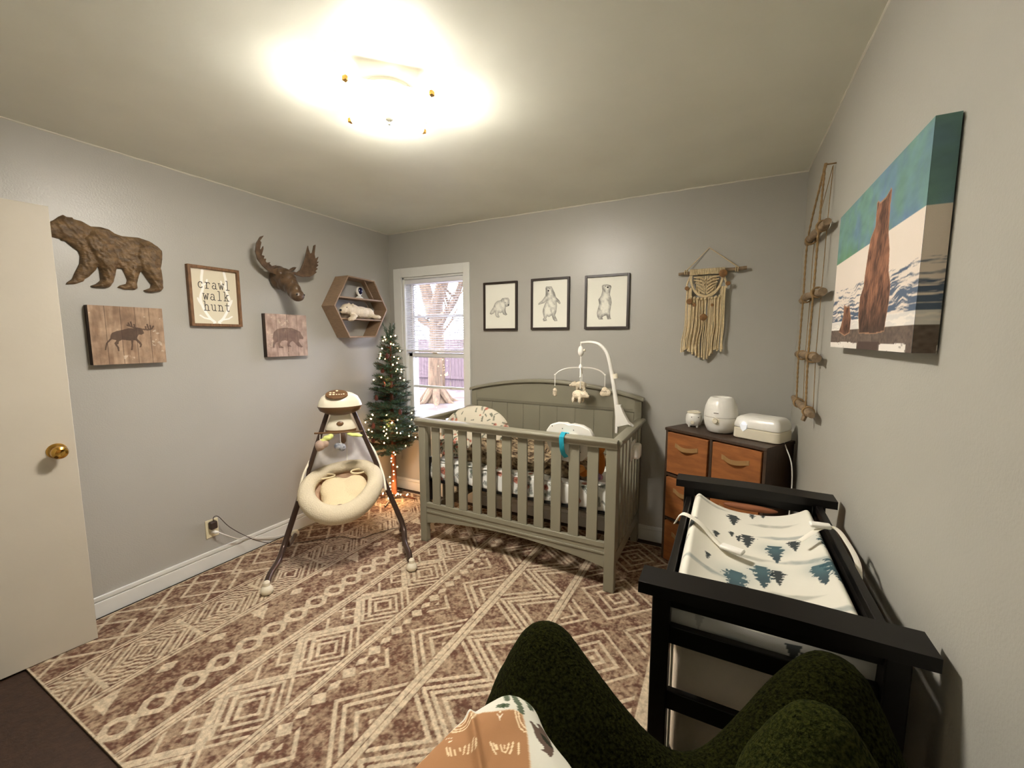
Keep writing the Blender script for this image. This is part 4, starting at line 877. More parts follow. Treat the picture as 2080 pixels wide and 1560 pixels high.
for sgn, ln in ((-1, .075), (1, .045)):
    b = MB(); c = [seat(sgn*(.05+ln+ln*math.cos(t)*1.0), -.115+.020*math.sin(t)-.01*sgn, .005) for t in np.linspace(0, 6.28, 20)]
    b.tube(c[:-1], .006, n=8, closed=True); rel(b.build('shoulder_strap', M['cream2'], smooth=True), sw)
b = MB(); b.box((-.05, -.02, -.004), (.05, .02, .004), M=Matrix.Translation(seat(-.02, .135, -.012)) @ MS @ RX(-tilt) @ RZ(.2)); rel(b.build('crotch_strap', M['cream2'], bevel=.003), sw)
rel(MB().ell(seat(-.005, .150, .0), (.020, .008, .008), M=MS @ RX(-tilt)).build('buckle', M['swd'], smooth=True), sw)
# translucent canopy hood: from an arched hoop down to the back of the seat
hoop = bez([S(-.262, .12, .45), S(-.232, .04, .60), S(-.150, -.07, .74), S(-.055, -.13, .81), S(.025, -.14, .823), S(.10, -.13, .803), S(.195, -.07, .705), S(.255, .04, .557), S(.272, .12, .46)], 5)
backc = bez([S(-.240, .08, .46), S(-.20, .0, .51), S(-.13, -.04, .545), S(-.05, -.06, .565), S(.02, -.065, .57), S(.09, -.06, .565), S(.16, -.04, .54), S(.22, .0, .505), S(.25, .08, .46)], 5)
b = MB(); m_ = len(hoop); rows = 7; vs = []; fs = []
for j in range(rows):
    t = j/(rows-1)
    for i in range(m_): p = hoop[i].lerp(backc[i], t)-FW*(.02*math.sin(math.pi*t)); vs.append(p)
for j in range(rows-1):
    for i in range(m_-1): fs.append((j*m_+i, j*m_+i+1, (j+1)*m_+i+1, (j+1)*m_+i))
b.add(vs, fs); cpy = rel(b.build('canopy', M['greywhite'], smooth=True, solid=.002), sw)
b = MB().tube(hoop, .0075, n=8); rel(b.build('canopy_hoop', M['white2'], smooth=True), sw)
b = MB().tube([hoop[m_//2].lerp(backc[m_//2], t/6)-FW*(.02*math.sin(math.pi*t/6)-.004) for t in range(7)], .004, n=6); rel(b.build('canopy_seam', M['white'], smooth=True), sw)
# toy bar under the motor with little plush toys
b = MB(); b.tube(bez([S(-.155, .05, .862), S(-.08, .085, .868), S(0, .10, .868), S(.08, .085, .864), S(.135, .05, .858)], 5), .006, n=8); rel(b.build('toy_bar', M['swd'], smooth=True), sw)
def toy(nm, parts, lbl, m, tie):
    b = MB()
    for c, r in parts: b.ell(c, r)
    o = rel(b.build(nm, m, remesh=.004), sw); o['label'] = lbl
    rel(MB().tube(tie, .0015, n=5).build('toy_string', M['wirew']), sw)
toy('leaf_toy', [(S(.085, .10, .848), (.040, .030, .010)), (S(.110, .10, .842), (.034, .026, .008)), (S(.06, .10, .856), (.022, .018, .008))], 'pale green leaf toy', M['lime'], [S(.085, .1, .84), S(.082, .10, .775)])
toy('leaf_toy', [(S(-.075, .10, .838), (.032, .022, .016)), (S(-.10, .10, .822), (.030, .02, .012)), (S(-.055, .10, .848), (.020, .018, .016))], 'pale green leaf toy', M['lime'], [S(-.10, .1, .82), S(-.11, .10, .79)])
toy('plush_toy', [(S(-.118, .11, .795), (.034, .03, .034)), (S(-.088, .11, .805), (.024, .022, .026)), (S(-.128, .11, .768), (.014, .014, .012))], 'taupe plush animal toy', M['pinkt'], [S(-.118, .11, .81), S(-.118, .09, .86)])
toy('plush_toy', [(S(.01, .12, .775), (.026, .024, .026)), (S(-.015, .12, .785), (.022, .022, .022))], 'grey patterned plush toy', mat('grey_plush', L(170, 172, 176), rough=.9, col2=L(96, 100, 112), vscale=60), [S(.005, .12, .79), S(.002, .10, .866)])

# ------------------------------------------------------------------ small lit tree in the corner
TC = Vector((.235, -.262, 0))
ct = thing('christmas_tree', 'slim artificial christmas tree with lit bulbs in the corner beside the window', 'christmas tree', tuple(TC))
b = MB().tube([TC+Vector((0, 0, .03)), TC+Vector((.005, 0, .5)), TC+Vector((0, .005, 1.2)), TC+Vector((.01, .0, 1.55))], [.027, .022, .010, .004], n=10); rel(b.build('trunk', M['bark'], smooth=True), ct)
for k in range(4):
    a = math.radians(20+90*k); b = MB(); b.tube([TC+Vector((.01*math.cos(a), .01*math.sin(a), .06)), TC+Vector((.12*math.cos(a), .12*math.sin(a), .035)), TC+Vector((.20*math.cos(a), .20*math.sin(a), .018))], .007, n=8); rel(b.build('stand_leg', M['black'] if k % 2 else M['bark'], smooth=True), ct)
rs = random.Random(8); tips = []
needles_v = []; needles_f = []
def needle_branch(p, d, ln, dens=1., nl=.022):
    d = d.normalized(); sidev = d.cross(UP); sidev = sidev.normalized() if sidev.length > .05 else Vector((1, 0, 0)); upv = sidev.cross(d)
    cnt = int(ln*520*dens)+6
    for i in range(cnt):
        t = (i+rs.random())/cnt; q = p+d*ln*t; a = rs.uniform(0, 6.283); l = nl*rs.uniform(.75, 1.15)
        o = (sidev*math.cos(a)+upv*math.sin(a)); e_ = q+(o*.80+d*.75).normalized()*l; w_ = d.cross(o)*.0016
        k = len(needles_v); needles_v.extend([q-w_, q+w_, e_+w_*.4, e_-w_*.4]); needles_f.append((k, k+1, k+2, k+3))
stems = MB()
def rad(z): return .255*max(.0, (1.60-z)/(1.60-.52))**.85+.02
z = .50
while z < 1.50:
    nb = int(6+6*(1.6-z)); ph = rs.uniform(0, 6)
    for k in range(nb):
        a = ph+6.283*k/nb+rs.uniform(-.2, .2); zz0 = z+rs.uniform(-.03, .03); r = rad(zz0)*rs.uniform(.62, 1.18)
        o_ = TC+Vector((0, 0, zz0)); dr = Vector((math.cos(a), math.sin(a), rs.uniform(.05, .35)))
        # keep inside the two walls
        e_ = o_+dr.normalized()*r
        if e_.x < .035: r *= max(.2, (TC.x-.035)/(TC.x-e_.x))
        if e_.y > -.04: r *= max(.2, (-.04-TC.y)/(e_.y-TC.y))
        d = dr.normalized(); stems.tube([o_, o_+d*r*.97], [.004, .002], n=4)
        needle_branch(o_+d*.02, d, r-.02, .9)
        tips.append(o_+d*r*.92)
        for j in range(max(1, int(r/.052))):
            t = (j+.7)/(r/.052+.5)
            for sg in (-1, 1):
                dd = (d+(d.cross(UP)).normalized()*sg*rs.uniform(.6, 1.0)+UP*rs.uniform(-.1, .25)).normalized(); l2 = (r*(1-t)*.62+.035)*rs.uniform(.8, 1.1)
                q = o_+d*r*t; ee = q+dd*l2
                if ee.x < .03 or ee.y > -.03: continue
                stems.tube([q, q+dd*l2], [.003, .0015], n=3); needle_branch(q, dd, l2, .85)
                if rs.random() < .3: tips.append(q+dd*l2*.9)
    z += .060
for k in range(9):
    a = k*.8; d = Vector((.35*math.cos(a), .35*math.sin(a), 1)); needle_branch(TC+Vector((0, 0, 1.44)), d, .11+.03*(k % 3), 1.)
needle_branch(TC+Vector((.01, 0, 1.47)), Vector((.02, 0, 1)), .13, 1.2)
fo = MB(); fo.v = [tuple(p) for p in needles_v]; fo.f = needles_f; fo.m = [0]*len(needles_f)
rel(fo.build('foliage', M['needle'], clean=False), ct)
rel(stems.build('branches', M['bark'], clean=False), ct)
for k in range(7):
    zc = .60+.12*k; a = 5.4+rs.uniform(-1.1, 1.1); r = rad(zc)*.8; c = TC+Vector((math.cos(a)*r, math.sin(a)*r, zc))
    b = MB().lathe([(.001, -.026), (.012, -.022), (.017, -.008), (.015, .008), (.008, .022), (.001, .028)], c, n=10); rel(b.build('pinecone', M['cone'], smooth=True), ct)
sl = thing('string_lights', 'string of small warm lights wound around the christmas tree and its trunk', 'string lights', tuple(TC+Vector((0, 0, .03))))
pts = []
for i in range(95):
    if i < 66:
        t = i/66; zc = 1.50-t*.98+rs.uniform(-.03, .03)
        if t > .42: zc = rs.uniform(.50, .84)
        a = 5.35+rs.uniform(-1.9, 1.9); r = rad(zc)*rs.uniform(.70, 1.02); p = TC+Vector((math.cos(a)*r, math.sin(a)*r, zc))
    elif i < 80:
        zc = .46-(i-66)*.030; a = 5.2+rs.uniform(-2.2, 2.2); p = TC+Vector((math.cos(a)*.035, math.sin(a)*.035, zc))
    else:
        a = rs.uniform(3.6, 6.9); r = rs.uniform(.04, .13); p = TC+Vector((math.cos(a)*r, math.sin(a)*r, .045+rs.uniform(0, .03)))
    p.x = max(p.x, .03); p.y = min(p.y, -.03); pts.append(p)
bm0 = MB().ell((0, 0, 0), (.0052, .0052, .0064), n=8, m=6).build('bulb', M['bulb'], smooth=True)
bm0.parent = sl; bm0.location = pts[0]-Vector(sl.location)
for p in pts[1:]:
    c = bm0.copy(); COL.objects.link(c); c.parent = sl; c.location = p-Vector(sl.location)
od = sorted(pts[:66], key=lambda p: -p.z)+pts[66:]
b = MB()
for i in range(len(od)-1):
    p, q = od[i], od[i+1]; m2 = (p+q)/2-Vector((0, 0, .01)); 
    if (p-q).length < .9: b.tube([p-Vector((0, 0, .006)), m2, q-Vector((0, 0, .006))], .0012, n=4)
gw = mat('green_wire', L(30, 36, 24), rough=.5)
rel(b.build('wire', gw, clean=False), sl)
b = MB(); b.tube(bez([pts[-1], TC+Vector((.10, .07, .014)), TC+Vector((.18, .16, .014)), TC+Vector((.25, .17, .020))], 5), .002, n=5)
rel(b.build('lead_wire', gw), sl)
rel(MB().box((.47, -.092, .012), (.495, -.062, .055)).build('plug', M['black'], bevel=.003), sl)
for (dx, dy, z, e_) in ((.06, -.10, 1.1, .12), (.08, -.12, .72, .45), (.05, -.10, .45, .6), (.06, -.08, .14, .9)):
    rel(lamp('bulb_glow', 'POINT', TC+Vector((dx, dy, z)), e_, (1., .50, .20), .02), sl)
# ------------------------------------------------------------------ crib
cx0, cx1, cy0, cy1 = .968, 2.372, -.775, -.035
cr = thing('baby_crib', 'grey green wooden slatted crib with an arched back panel against the back wall', 'crib', ((cx0+cx1)/2, (cy0+cy1)/2, 0))
zr = .905
def leg(x0, x1, y0, y1, z1): return rel(MB().box((x0, y0, .010), (x1, y1, z1)).build('leg', M['crib'], bevel=.004), cr)
leg(cx0, cx0+.055, cy0, cy0+.045, zr-.02); leg(cx1-.062, cx1, cy0, cy0+.045, zr-.02)
leg(cx0, cx0+.05, cy1-.045, cy1, 1.035); leg(cx1-.05, cx1, cy1-.045, cy1, 1.035)
def rprof(b, p, q, out, z):    # moulded rail: rounded cap with a cove below
    p = Vector(p); q = Vector(q); o = Vector(out)
    prof = [(.0, -.045), (.008, -.045), (.010, -.030), (.022, -.018), (.026, -.006), (.022, .003), (.008, .008), (-.030, .008), (-.036, .002), (-.036, -.010), (-.028, -.018), (-.024, -.045)]
    k = len(prof); vs = [tuple(e_+o*a+Vector((0, 0, z+c))) for e_ in (p, q) for a, c in prof]
    b.add(vs, [(i, (i+1) % k, (i+1) % k+k, i+k) for i in range(k)]+[tuple(reversed(range(k))), tuple(range(k, 2*k))])
b = MB(); rprof(b, (cx0-.02, cy0, 0), (cx1+.004, cy0, 0), (0, -1, 0), zr); rel(b.build('front_rail', M['crib'], bevel=.002), cr)
b = MB(); rprof(b, (cx1, cy0+.01, 0), (cx1, cy1, 0), (1, 0, 0), zr-.001); rel(b.build('side_rail', M['crib'], bevel=.002), cr)
b = MB(); rprof(b, (cx0, cy0+.01, 0), (cx0, cy1, 0), (-1, 0, 0), zr-.001); rel(b.build('side_rail', M['crib'], bevel=.002), cr)
# front bottom rail with arched lower edge and two grooves
b = MB(); n = 24; X0, X1 = cx0+.055, cx1-.062
top = [(X0, .30), (X1, .30)]; arch = [(X1-(X1-X0)*i/n, .148+.062*math.sin(math.pi*i/n)**.8) for i in range(n+1)]
b.prism([(X1, .300), (X0, .300)]+list(reversed(arch)), lambda u, v, w: (u, w, v), cy0+.010, cy0+.036)
b.box((X0, cy0+.004, .272), (X1, cy0+.012, .302)); b.box((X0, cy0+.004, .232), (X1, cy0+.011, .244))
rel(b.build('bottom_rail', M['crib'], bevel=.002), cr)
ns = 11; span = (X1-X0); gap = .048; sw_ = (span-gap*(ns+1))/ns
for i in range(ns):
    x = X0+gap+i*(sw_+gap); rel(MB().box((x, cy0+.015, .296), (x+sw_, cy0+.030, zr-.04)).build('slat', M['crib'], bevel=.002), cr)
for xs_ in (cx0+.008, cx1-.022):
    rel(MB().box((xs_-.004, cy0+.045, .16), (xs_+.018, cy1-.045, .235)).build('side_bottom_rail', M['crib'], bevel=.002), cr)
    k = 7; sp = (cy1-cy0-.09)
    for i in range(k):
        y = cy0+.045+sp*(i+.5)/k; rel(MB().box((xs_, y-.022, .23), (xs_+.014, y+.022, zr-.04)).build('slat', M['crib'], bevel=.002), cr)
# arched back panel
def az(x): t = (x-cx0)/(cx1-cx0); return 1.040+.098*math.sin(math.pi*t)**.85
b = MB(); xs = np.linspace(cx0, cx1, 33); b.prism([(x, az(x)) for x in xs]+[(cx1, .30), (cx0, .30)], lambda u, v, w: (u, w, v), cy1-.030, cy1-.012)
for i in range(9):
    pass
bp = rel(b.build('back_panel', M['crib']), cr)
b = MB()
b.prism([(x, az(x)-.004) for x in xs]+[(cx1-.05, .975), (cx1-.05, .955), (cx0+.05, .955), (cx0+.05, .975)], lambda u, v, w: (u, w, v), cy1-.040, cy1-.029)
rel(b.build('upper_panel', M['crib'], bevel=.002), cr)
b = MB(); k = 9; wx = (cx1-cx0-.10)/k
for i in range(k):
    x = cx0+.05+i*wx; b.box((x+.0025, cy1-.035, .32), (x+wx-.0025, cy1-.029, .95))
rel(b.build('beadboard', M['crib'], bevel=.002), cr)
b = MB(); 
for dz_, dep in ((.030, .0425), (.040, .0415)):
    b.box((cx0+.06, cy1-dep, 1.00-dz_), (cx1-.06, cy1-.030, 1.004-dz_))
rel(b.build('groove_moulding', mat('sage_grey_groove', L(112, 108, 92), rough=.5)), cr)
b = MB(); n = 32; P = [Vector((cx0-.012+(cx1-cx0+.024)*i/n, cy1-.022, az(cx0+(cx1-cx0)*i/n)+.008)) for i in range(n+1)]
prof = [(-.038, -.012), (.024, -.012), (.024, .006), (.018, .012), (-.030, .012), (-.038, .004)]; k = len(prof)
vs = [(p.x, p.y+a, p.z+c) for p in P for a, c in prof]; b.add(vs, [(i*k+j, i*k+(j+1) % k, (i+1)*k+(j+1) % k, (i+1)*k+j) for i in range(n) for j in range(k)]+[tuple(range(k)), tuple(reversed(range(n*k, n*k+k)))])
rel(b.build('top_cap', M['crib'], bevel=.002), cr)
# metal mattress support
b = MB(); b.box((cx0+.055, cy0+.05, .448), (cx1-.055, cy0+.075, .462)); b.box((cx0+.055, cy1-.075, .448), (cx1-.055, cy1-.05, .462)); b.box((cx0+.055, cy0+.05, .448), (cx0+.08, cy1-.05, .462)); b.box((cx1-.08, cy0+.05, .448), (cx1-.055, cy1-.05, .462))
for i in range(6):
    x = cx0+.1+i*.24; b.tube([(x, cy0+.06, .455), (x, cy1-.06, .455)], .004, n=6)
for x in (cx0+.045, cx1-.05):
    for y in (cy0+.08, cy1-.08): b.tube([(x, y, .46), (x+(.035 if x < 1.5 else -.03), y, .30)], .006, n=6); b.box((x-.008, y-.012, .30), (x+.008, y+.012, .62))
rel(b.build('mattress_support', M['black']), cr)
rs = random.Random(21); nr = np.random.RandomState(5)
FLORAL = ((L(84, 98, 84), L(60, 66, 60), L(168, 92, 78), L(190, 120, 100), L(92, 84, 70)))
def floral(C, U, V, u0, u1, v0, v1, n, s0, seed, cols=FLORAL, a=.85):
    r = random.Random(seed)
    for i in range(n):
        cu, cvv = r.uniform(u0, u1), r.uniform(v0, v1); s_ = s0*r.uniform(.7, 1.3); k = r.random(); th = r.uniform(0, 6.28)
        m_ = (np.abs(U-cu) < s_*1.6) & (np.abs(V-cvv) < s_*1.6)
        if not m_.any(): continue
        if k < .38:
            for q in range(5): put(C, m_ & (np.hypot(U-cu-s_*.35*math.cos(q*1.26), V-cvv-s_*.35*math.sin(q*1.26)) < s_*.34), cols[2] if q % 2 else cols[3], a)
            put(C, m_ & (np.hypot(U-cu, V-cvv) < s_*.14), cols[1], a)
        else:
            du = (U-cu)*math.cos(th)+(V-cvv)*math.sin(th); dv_ = -(U-cu)*math.sin(th)+(V-cvv)*math.cos(th)
            put(C, m_ & (np.abs(dv_) < .0016) & (np.abs(du) < s_*1.1), cols[1], a)
            for q in range(-3, 4): put(C, m_ & (((du-q*s_*.3)/(s_*.16))**2+((np.abs(dv_)-s_*.2)/(s_*.2))**2 < 1), cols[0] if (i+q) % 3 else cols[4], a*.8)
# mattress in its printed sheet, one thing
mx0, mx1, my0, my1, mz0, mz1 = cx0+.06, cx1-.064, cy0+.055, cy1-.05, .463, .600
prof = [(my0+.012, mz0), (my0+.002, mz0+.01), (my0, mz0+.06), (my0+.003, mz1-.025), (my0+.012, mz1-.008), (my0+.03, mz1), (my0+.3, mz1+.006), (my1-.03, mz1), (my1, mz1-.02), (my1, mz0)]
pp_ = bez([(0, a, c) for a, c in prof], 16); sl_ = np.cumsum([0]+[(pp_[i+1]-pp_[i]).length for i in range(len(pp_)-1)])
ss = np.linspace(0, sl_[-1], 200); py_ = np.interp(ss, sl_, [p.y for p in pp_]); pz_ = np.interp(ss, sl_, [p.z for p in pp_])
us = np.linspace(mx0, mx1, 380); U, V = np.meshgrid(us, ss); C = np.zeros(U.shape+(3,)); C[...] = L(226, 226, 220)
floral(C, U, V, mx0, mx1, 0, sl_[-1], 280, .034, 3, (L(92, 104, 90), L(58, 56, 52), L(150, 82, 62), L(178, 106, 84), L(70, 70, 70)), .8)
w_ = .004*np.sin(U*60+V*30)*(V < .14); Y = np.tile(py_[:, None], (1, len(us)))-w_; Z = np.tile(pz_[:, None], (1, len(us)))+.002*np.sin(U*38)
er = np.clip(np.minimum(U-mx0, mx1-U)/.03, 0, 1); Z = mz0+(Z-mz0)*(.75+.25*np.sqrt(er*(2-er)))
ms_ = surf('crib_mattress', np.stack([U, Y, Z], -1), C, M['cloth'], flip=True, extra=[boxq((mx0+.003, my0+.012, mz0), (mx1-.003, my1-.003, mz1-.03), L(214, 214, 210))])
tag(ms_, 'crib mattress in a white woodland print sheet inside the crib', 'mattress')
# marled throw
U, V = grid(0, 1, 0, 1, 1/110.); hx = vnoise(U, V, 9, 3, 4); 
X = 1.25+U*.95+.02*np.sin(V*9); Y = -.64+V*.50+.015*np.sin(U*14)+.10*(1-U)*0; Z = .612+.085*hx+.045*np.sin(U*9+V*5)*hx+.07*np.exp(-((U-.12)/.2)**2)+.05*np.sin(math.pi*V)
ed = np.clip(np.minimum(np.minimum(U, 1-U), np.minimum(V, 1-V))/.06, 0, 1); Z = .606+(Z-.606)*np.sqrt(ed)
kt = surf('knit_throw', np.stack([X, Y, Z], -1), np.ones(U.shape+(3,)), M['knit'], solid=.006)
tag(kt, 'brown and cream marled knit throw bunched on the crib mattress', 'blanket')
# floral lounger pillow standing at the window end: half moon
np_ = thing('nursing_pillow', 'cream floral half moon lounger pillow standing at the left end of the crib', 'pillow', (1.27, -.42, .605))
def cush(name, cpos, rx, rz, th, roty, m, tiltx, seed, ns=.020):
    U, V = grid(-1, 1, -1, 1, .02); r = np.sqrt(U**2+V**2); a = np.arctan2(V, U); q = np.maximum(np.abs(U), np.abs(V)); sc_ = np.where(r > 0, q/np.maximum(r, 1e-6), 1)
    X = U*sc_; Y = V*sc_; R = np.hypot(X, Y); h = th*np.sqrt(np.clip(1-R**2.6, 0, 1))
    C = np.zeros(U.shape+(3,)); C[...] = L(204, 196, 176); floral(C, X*rx, Y*rz, -rx, rx, -rz, rz, 95, ns*.8, seed)
    objs = []
    Mx = Matrix.Translation(cpos) @ RZ(roty) @ RX(tiltx)
    A = np.array(Mx)[:3, :3]; t0 = np.array(Mx)[:3, 3]
    P1 = np.stack([X*rx, -h, Y*rz], -1) @ A.T+t0; P2 = np.stack([X*rx, h, Y*rz], -1) @ A.T+t0
    P = np.concatenate([P1, P2[::-1]], 0); CC_ = np.concatenate([C, C[::-1]], 0)
    return surf(name, P, CC_, m)
pi = cush('pillow_body', Vector((1.255, -.46, .79)), .265, .185, .065, .10, M['cloth'], -.22, 5); rel(pi, np_)
p2 = cush('front_flap', Vector((1.14, -.60, .70)), .13, .09, .04, .2, M['cloth'], -.6, 9); rel(p2, np_)
# toy console strapped on the front rail
tc_ = thing('crib_soother', 'white plastic crib toy panel held by a turquoise strap on the front rail', 'crib toy', (2.07, -.70, .80))
o2 = [(1.915, .86), (1.925, .915), (1.950, .950), (1.99, .966), (2.05, .970), (2.070, .962), (2.095, .968), (2.15, .962), (2.195, .940), (2.218, .900), (2.222, .86), (2.20, .80), (2.15, .745), (2.08, .725), (2.0, .735), (1.94, .79)]
b = MB().prism(o2, lambda u, v, w: (u, w-.10*(v-.85), v), -.715, -.672); rel(b.build('panel_body', M['white'], bevel=.008, seg=3), tc_)
b = MB().prism([(2.03, .882), (2.045, .902), (2.11, .908), (2.122, .890), (2.11, .872), (2.05, .868)], lambda u, v, w: (u, w-.1*(v-.85), v), -.735, -.712); rel(b.build('battery_cover', M['white'], bevel=.005), tc_)
for x, z in ((1.925, .895), (1.965, .945), (2.03, .935), (2.10, .932), (2.19, .885), (2.14, .80)):
    b = MB().lathe([(.0004, 0), (.0028, 0), (.0028, .002), (.0004, .002)], (x, -.7165-.1*(z-.85), z), n=10, M=RX(math.pi/2)); rel(b.build('screw_hole', M['black']), tc_)
b = MB(); b.tube([(2.055, -.735, .905), (2.056, -.775, .925), (2.057, -.812, .905), (2.058, -.815, .88), (2.060, -.806, .83), (2.062, -.79, .80), (2.066, -.75, .77)], .014, n=8, flat=.12, up=(0, -1, .2)); rel(b.build('strap', M['teal'], bevel=.0004), tc_)
rel(MB().box((2.038, -.742, .895), (2.075, -.728, .915)).build('buckle', M['teal'], bevel=.002), tc_)
# plush toys at the right end of the crib
pt_ = thing('plush_dog', 'orange plush toy with a bright blue ear sitting in the right corner of the crib', 'stuffed toy', (2.20, -.56, .61))
b = MB(); b.ell((2.20, -.55, .70), (.05, .05, .09)); b.ell((2.205, -.56, .80), (.045, .045, .04)); b.ell((2.13, -.60, .64), (.04, .04, .03)); rel(b.build('body', M['orange'], remesh=.008), pt_)
b = MB().ell((2.185, -.605, .775), (.030, .014, .045), M=RY(.3)); rel(b.build('ear', M['blue'], smooth=True), pt_)
b = MB().ell((2.11, -.615, .665), (.032, .026, .028)); rel(b.build('paw', M['peach'], smooth=True), pt_)
b = MB().ell((2.205, -.60, .628), (.045, .035, .022)); rel(b.build('skirt', mat('toy_print', L(190, 130, 140), rough=.9, col2=L(40, 60, 110), vscale=40), smooth=True), pt_)
# projector clipped on the right side slats
sn = thing('crib_night_light', 'small translucent white unit clipped on the right end slats of the crib', 'night light', (2.41, -.33, .75))
b = MB().box((2.374, -.375, .70), (2.42, -.285, .795)); rel(b.build('housing', M['white'], bevel=.018, seg=4), sn)
b = MB().box((2.366, -.395, .69), (2.376, -.27, .81)); rel(b.build('back_plate', M['white'], bevel=.004), sn)

# ------------------------------------------------------------------ mobile on the crib
mb = thing('crib_mobile', 'white crib mobile arm with hanging plush polar bears and mountains', 'crib mobile', (2.36, -.35, .9))
my = -.36
def Q(x, z, dy=0): return Vector((x, my+dy, z))
b = MB(); b.prism([(2.262, .905), (2.285, .905), (2.345, .925), (2.372, .913), (2.376, .906), (2.376, .915), (2.345, .940), (2.31, 1.0), (2.292, 1.045), (2.262, 1.045)], lambda u, v, w: (u, my+w, v), -.022, .022)
b.box((2.262, my-.02, .86), (2.278, my+.02, .91)); rel(b.build('clamp', M['white'], bevel=.003), mb)
b = MB(); P = bez([Q(2.278, .92), Q(2.262, 1.05), Q(2.238, 1.19), Q(2.214, 1.31), Q(2.188, 1.385), Q(2.14, 1.433), Q(2.08, 1.447), Q(2.015, 1.442)], 6)
b.tube(P, [.016-.008*i/(len(P)-1) for i in range(len(P))], n=12); rel(b.build('arm', M['white'], smooth=True), mb)
b = MB(); b.tube([Q(2.253, 1.215), Q(2.247, 1.245)], .0165, n=12); rel(b.build('arm_joint', M['white2'], smooth=True), mb)
b = MB(); b.tube([Q(2.018, 1.44), Q(2.018, 1.41)], .005, n=8); b.ell(Q(2.018, 1.388), (.020, .022, .036)); rel(b.build('motor', M['white'], smooth=True), mb)
rel(MB().tube([Q(2.030, 1.392), Q(2.048, 1.394)], .009, n=10).build('wind_key', M['white2'], smooth=True), mb)
b = MB(); b.tube([Q(2.018, 1.355), Q(2.018, 1.28)], .0045, n=8); b.lathe([(.001, 0), (.016, 0), (.012, .016), (.006, .026), (.001, .026)], Q(2.018, 1.274), n=16); rel(b.build('hub', M['white'], smooth=True), mb)
ends = [(-.155, -.07), (.150, .06), (.045, -.14), (-.035, .14)]
for dx, dy in ends:
    c = Vector((2.018, my, 1.278)); e_ = c+Vector((dx, dy, -.050))
    b = MB(); b.tube(bez([c, c+Vector((dx*.45, dy*.45, -.004)), c+Vector((dx*.8, dy*.8, -.022)), e_], 5), .0045, n=8); b.ell(e_, (.007, .007, .007), n=8, m=6); rel(b.build('cross_arm', M['white'], smooth=True), mb)
    rel(MB().tube([e_, e_-Vector((0, 0, .075))], .003, n=6).build('hanging_cord', M['white'], smooth=True), mb)
def mbear(c, s_, rz, nm):
    b = MB(); R_ = RZ(rz); f = lambda x, y, z: Vector(c)+R_ @ Vector((x, y, z))*s_
    b.ell(f(0, 0, 0), (.040*s_, .024*s_, .026*s_), M=R_); b.ell(f(.045, 0, .002), (.022*s_, .020*s_, .020*s_), M=R_); b.ell(f(.068, 0, -.005), (.013*s_, .010*s_, .010*s_), M=R_)
    for dx in (-.026, .022):
        for dy in (-.013, .013): b.ell(f(dx, dy, -.030), (.010*s_, .010*s_, .020*s_))
    for dy in (-.012, .012): b.ell(f(.040, dy, .022), (.005*s_, .005*s_, .006*s_), n=8, m=6)
    o = rel(b.build('plush_bear', M['plush'], remesh=.004), mb)
    rel(MB().ell(f(.081, 0, -.004), (.004, .004, .004), n=8, m=6).build('nose', M['black'], smooth=True), mb)
mbear((2.050, my-.14, 1.115), 1.12, -.35, 'a'); mbear((1.975, my+.14, 1.145), 1.05, 3.3, 'b')
for (dx, dy, s_) in ((-.155, -.07, .8), (.150, .06, 1.15)):
    c = Vector((2.018+dx, my+dy, 1.118)); b = MB()
    b.ell(c+Vector((0, 0, 0)), (.020*s_, .014, .030*s_)); b.ell(c+Vector((.018*s_, 0, -.008)), (.020*s_, .013, .022*s_)) if s_ > 1 else b.ell(c+Vector((0, 0, -.02)), (.016, .012, .018))
    if s_ > 1: b.ell(c+Vector((-.012, 0, -.014)), (.022, .013, .020))
    rel(b.build('plush_mountain', M['plush'], remesh=.004), mb)
    b = MB(); b.tube([c+Vector((-.016*s_+.008*i*s_, -.0155, .002+(.004 if i % 2 else -.003))) for i in range(5)], .0012, n=4); rel(b.build('stitch_line', M['wired']), mb)

# ------------------------------------------------------------------ drawer tower in the right corner
DA = math.atan2(-.313, .543); D0 = Vector((2.556, -.222, 0))
dr_ = thing('drawer_cabinet', 'dark brown cabinet with six brown fabric drawers standing in the right corner', 'cabinet', tuple(D0), DA)
MD = Matrix.Translation(D0) @ RZ(DA)
DW, DD, DH = .622, .30, .90
b = MB(); tk = .016
b.box((0, 0, 0), (tk, DD, DH-.018), M=MD); b.box((DW-tk, 0, 0), (DW, DD, DH-.018), M=MD); b.box((DW/2-tk/2, 0, .02), (DW/2+tk/2, DD, DH-.018), M=MD)
b.box((tk, DD-.006, 0), (DW-tk, DD, DH-.018), M=MD)
for z in (.005, .300, .594): b.box((tk, 0, z-.005 if z < .1 else z-.008), (DW-tk, DD, z+.008), M=MD)
def relm(o, p, Mp): o.parent = p; o.matrix_parent_inverse = Mp.inverted(); return o
relm(b.build('body', M['drwd'], bevel=.001), dr_, MD)
relm(MB().box((-.004, -.006, DH-.018), (DW+.004, DD+.002, DH), M=MD).build('top', M['drwd'], bevel=.002), dr_, MD)
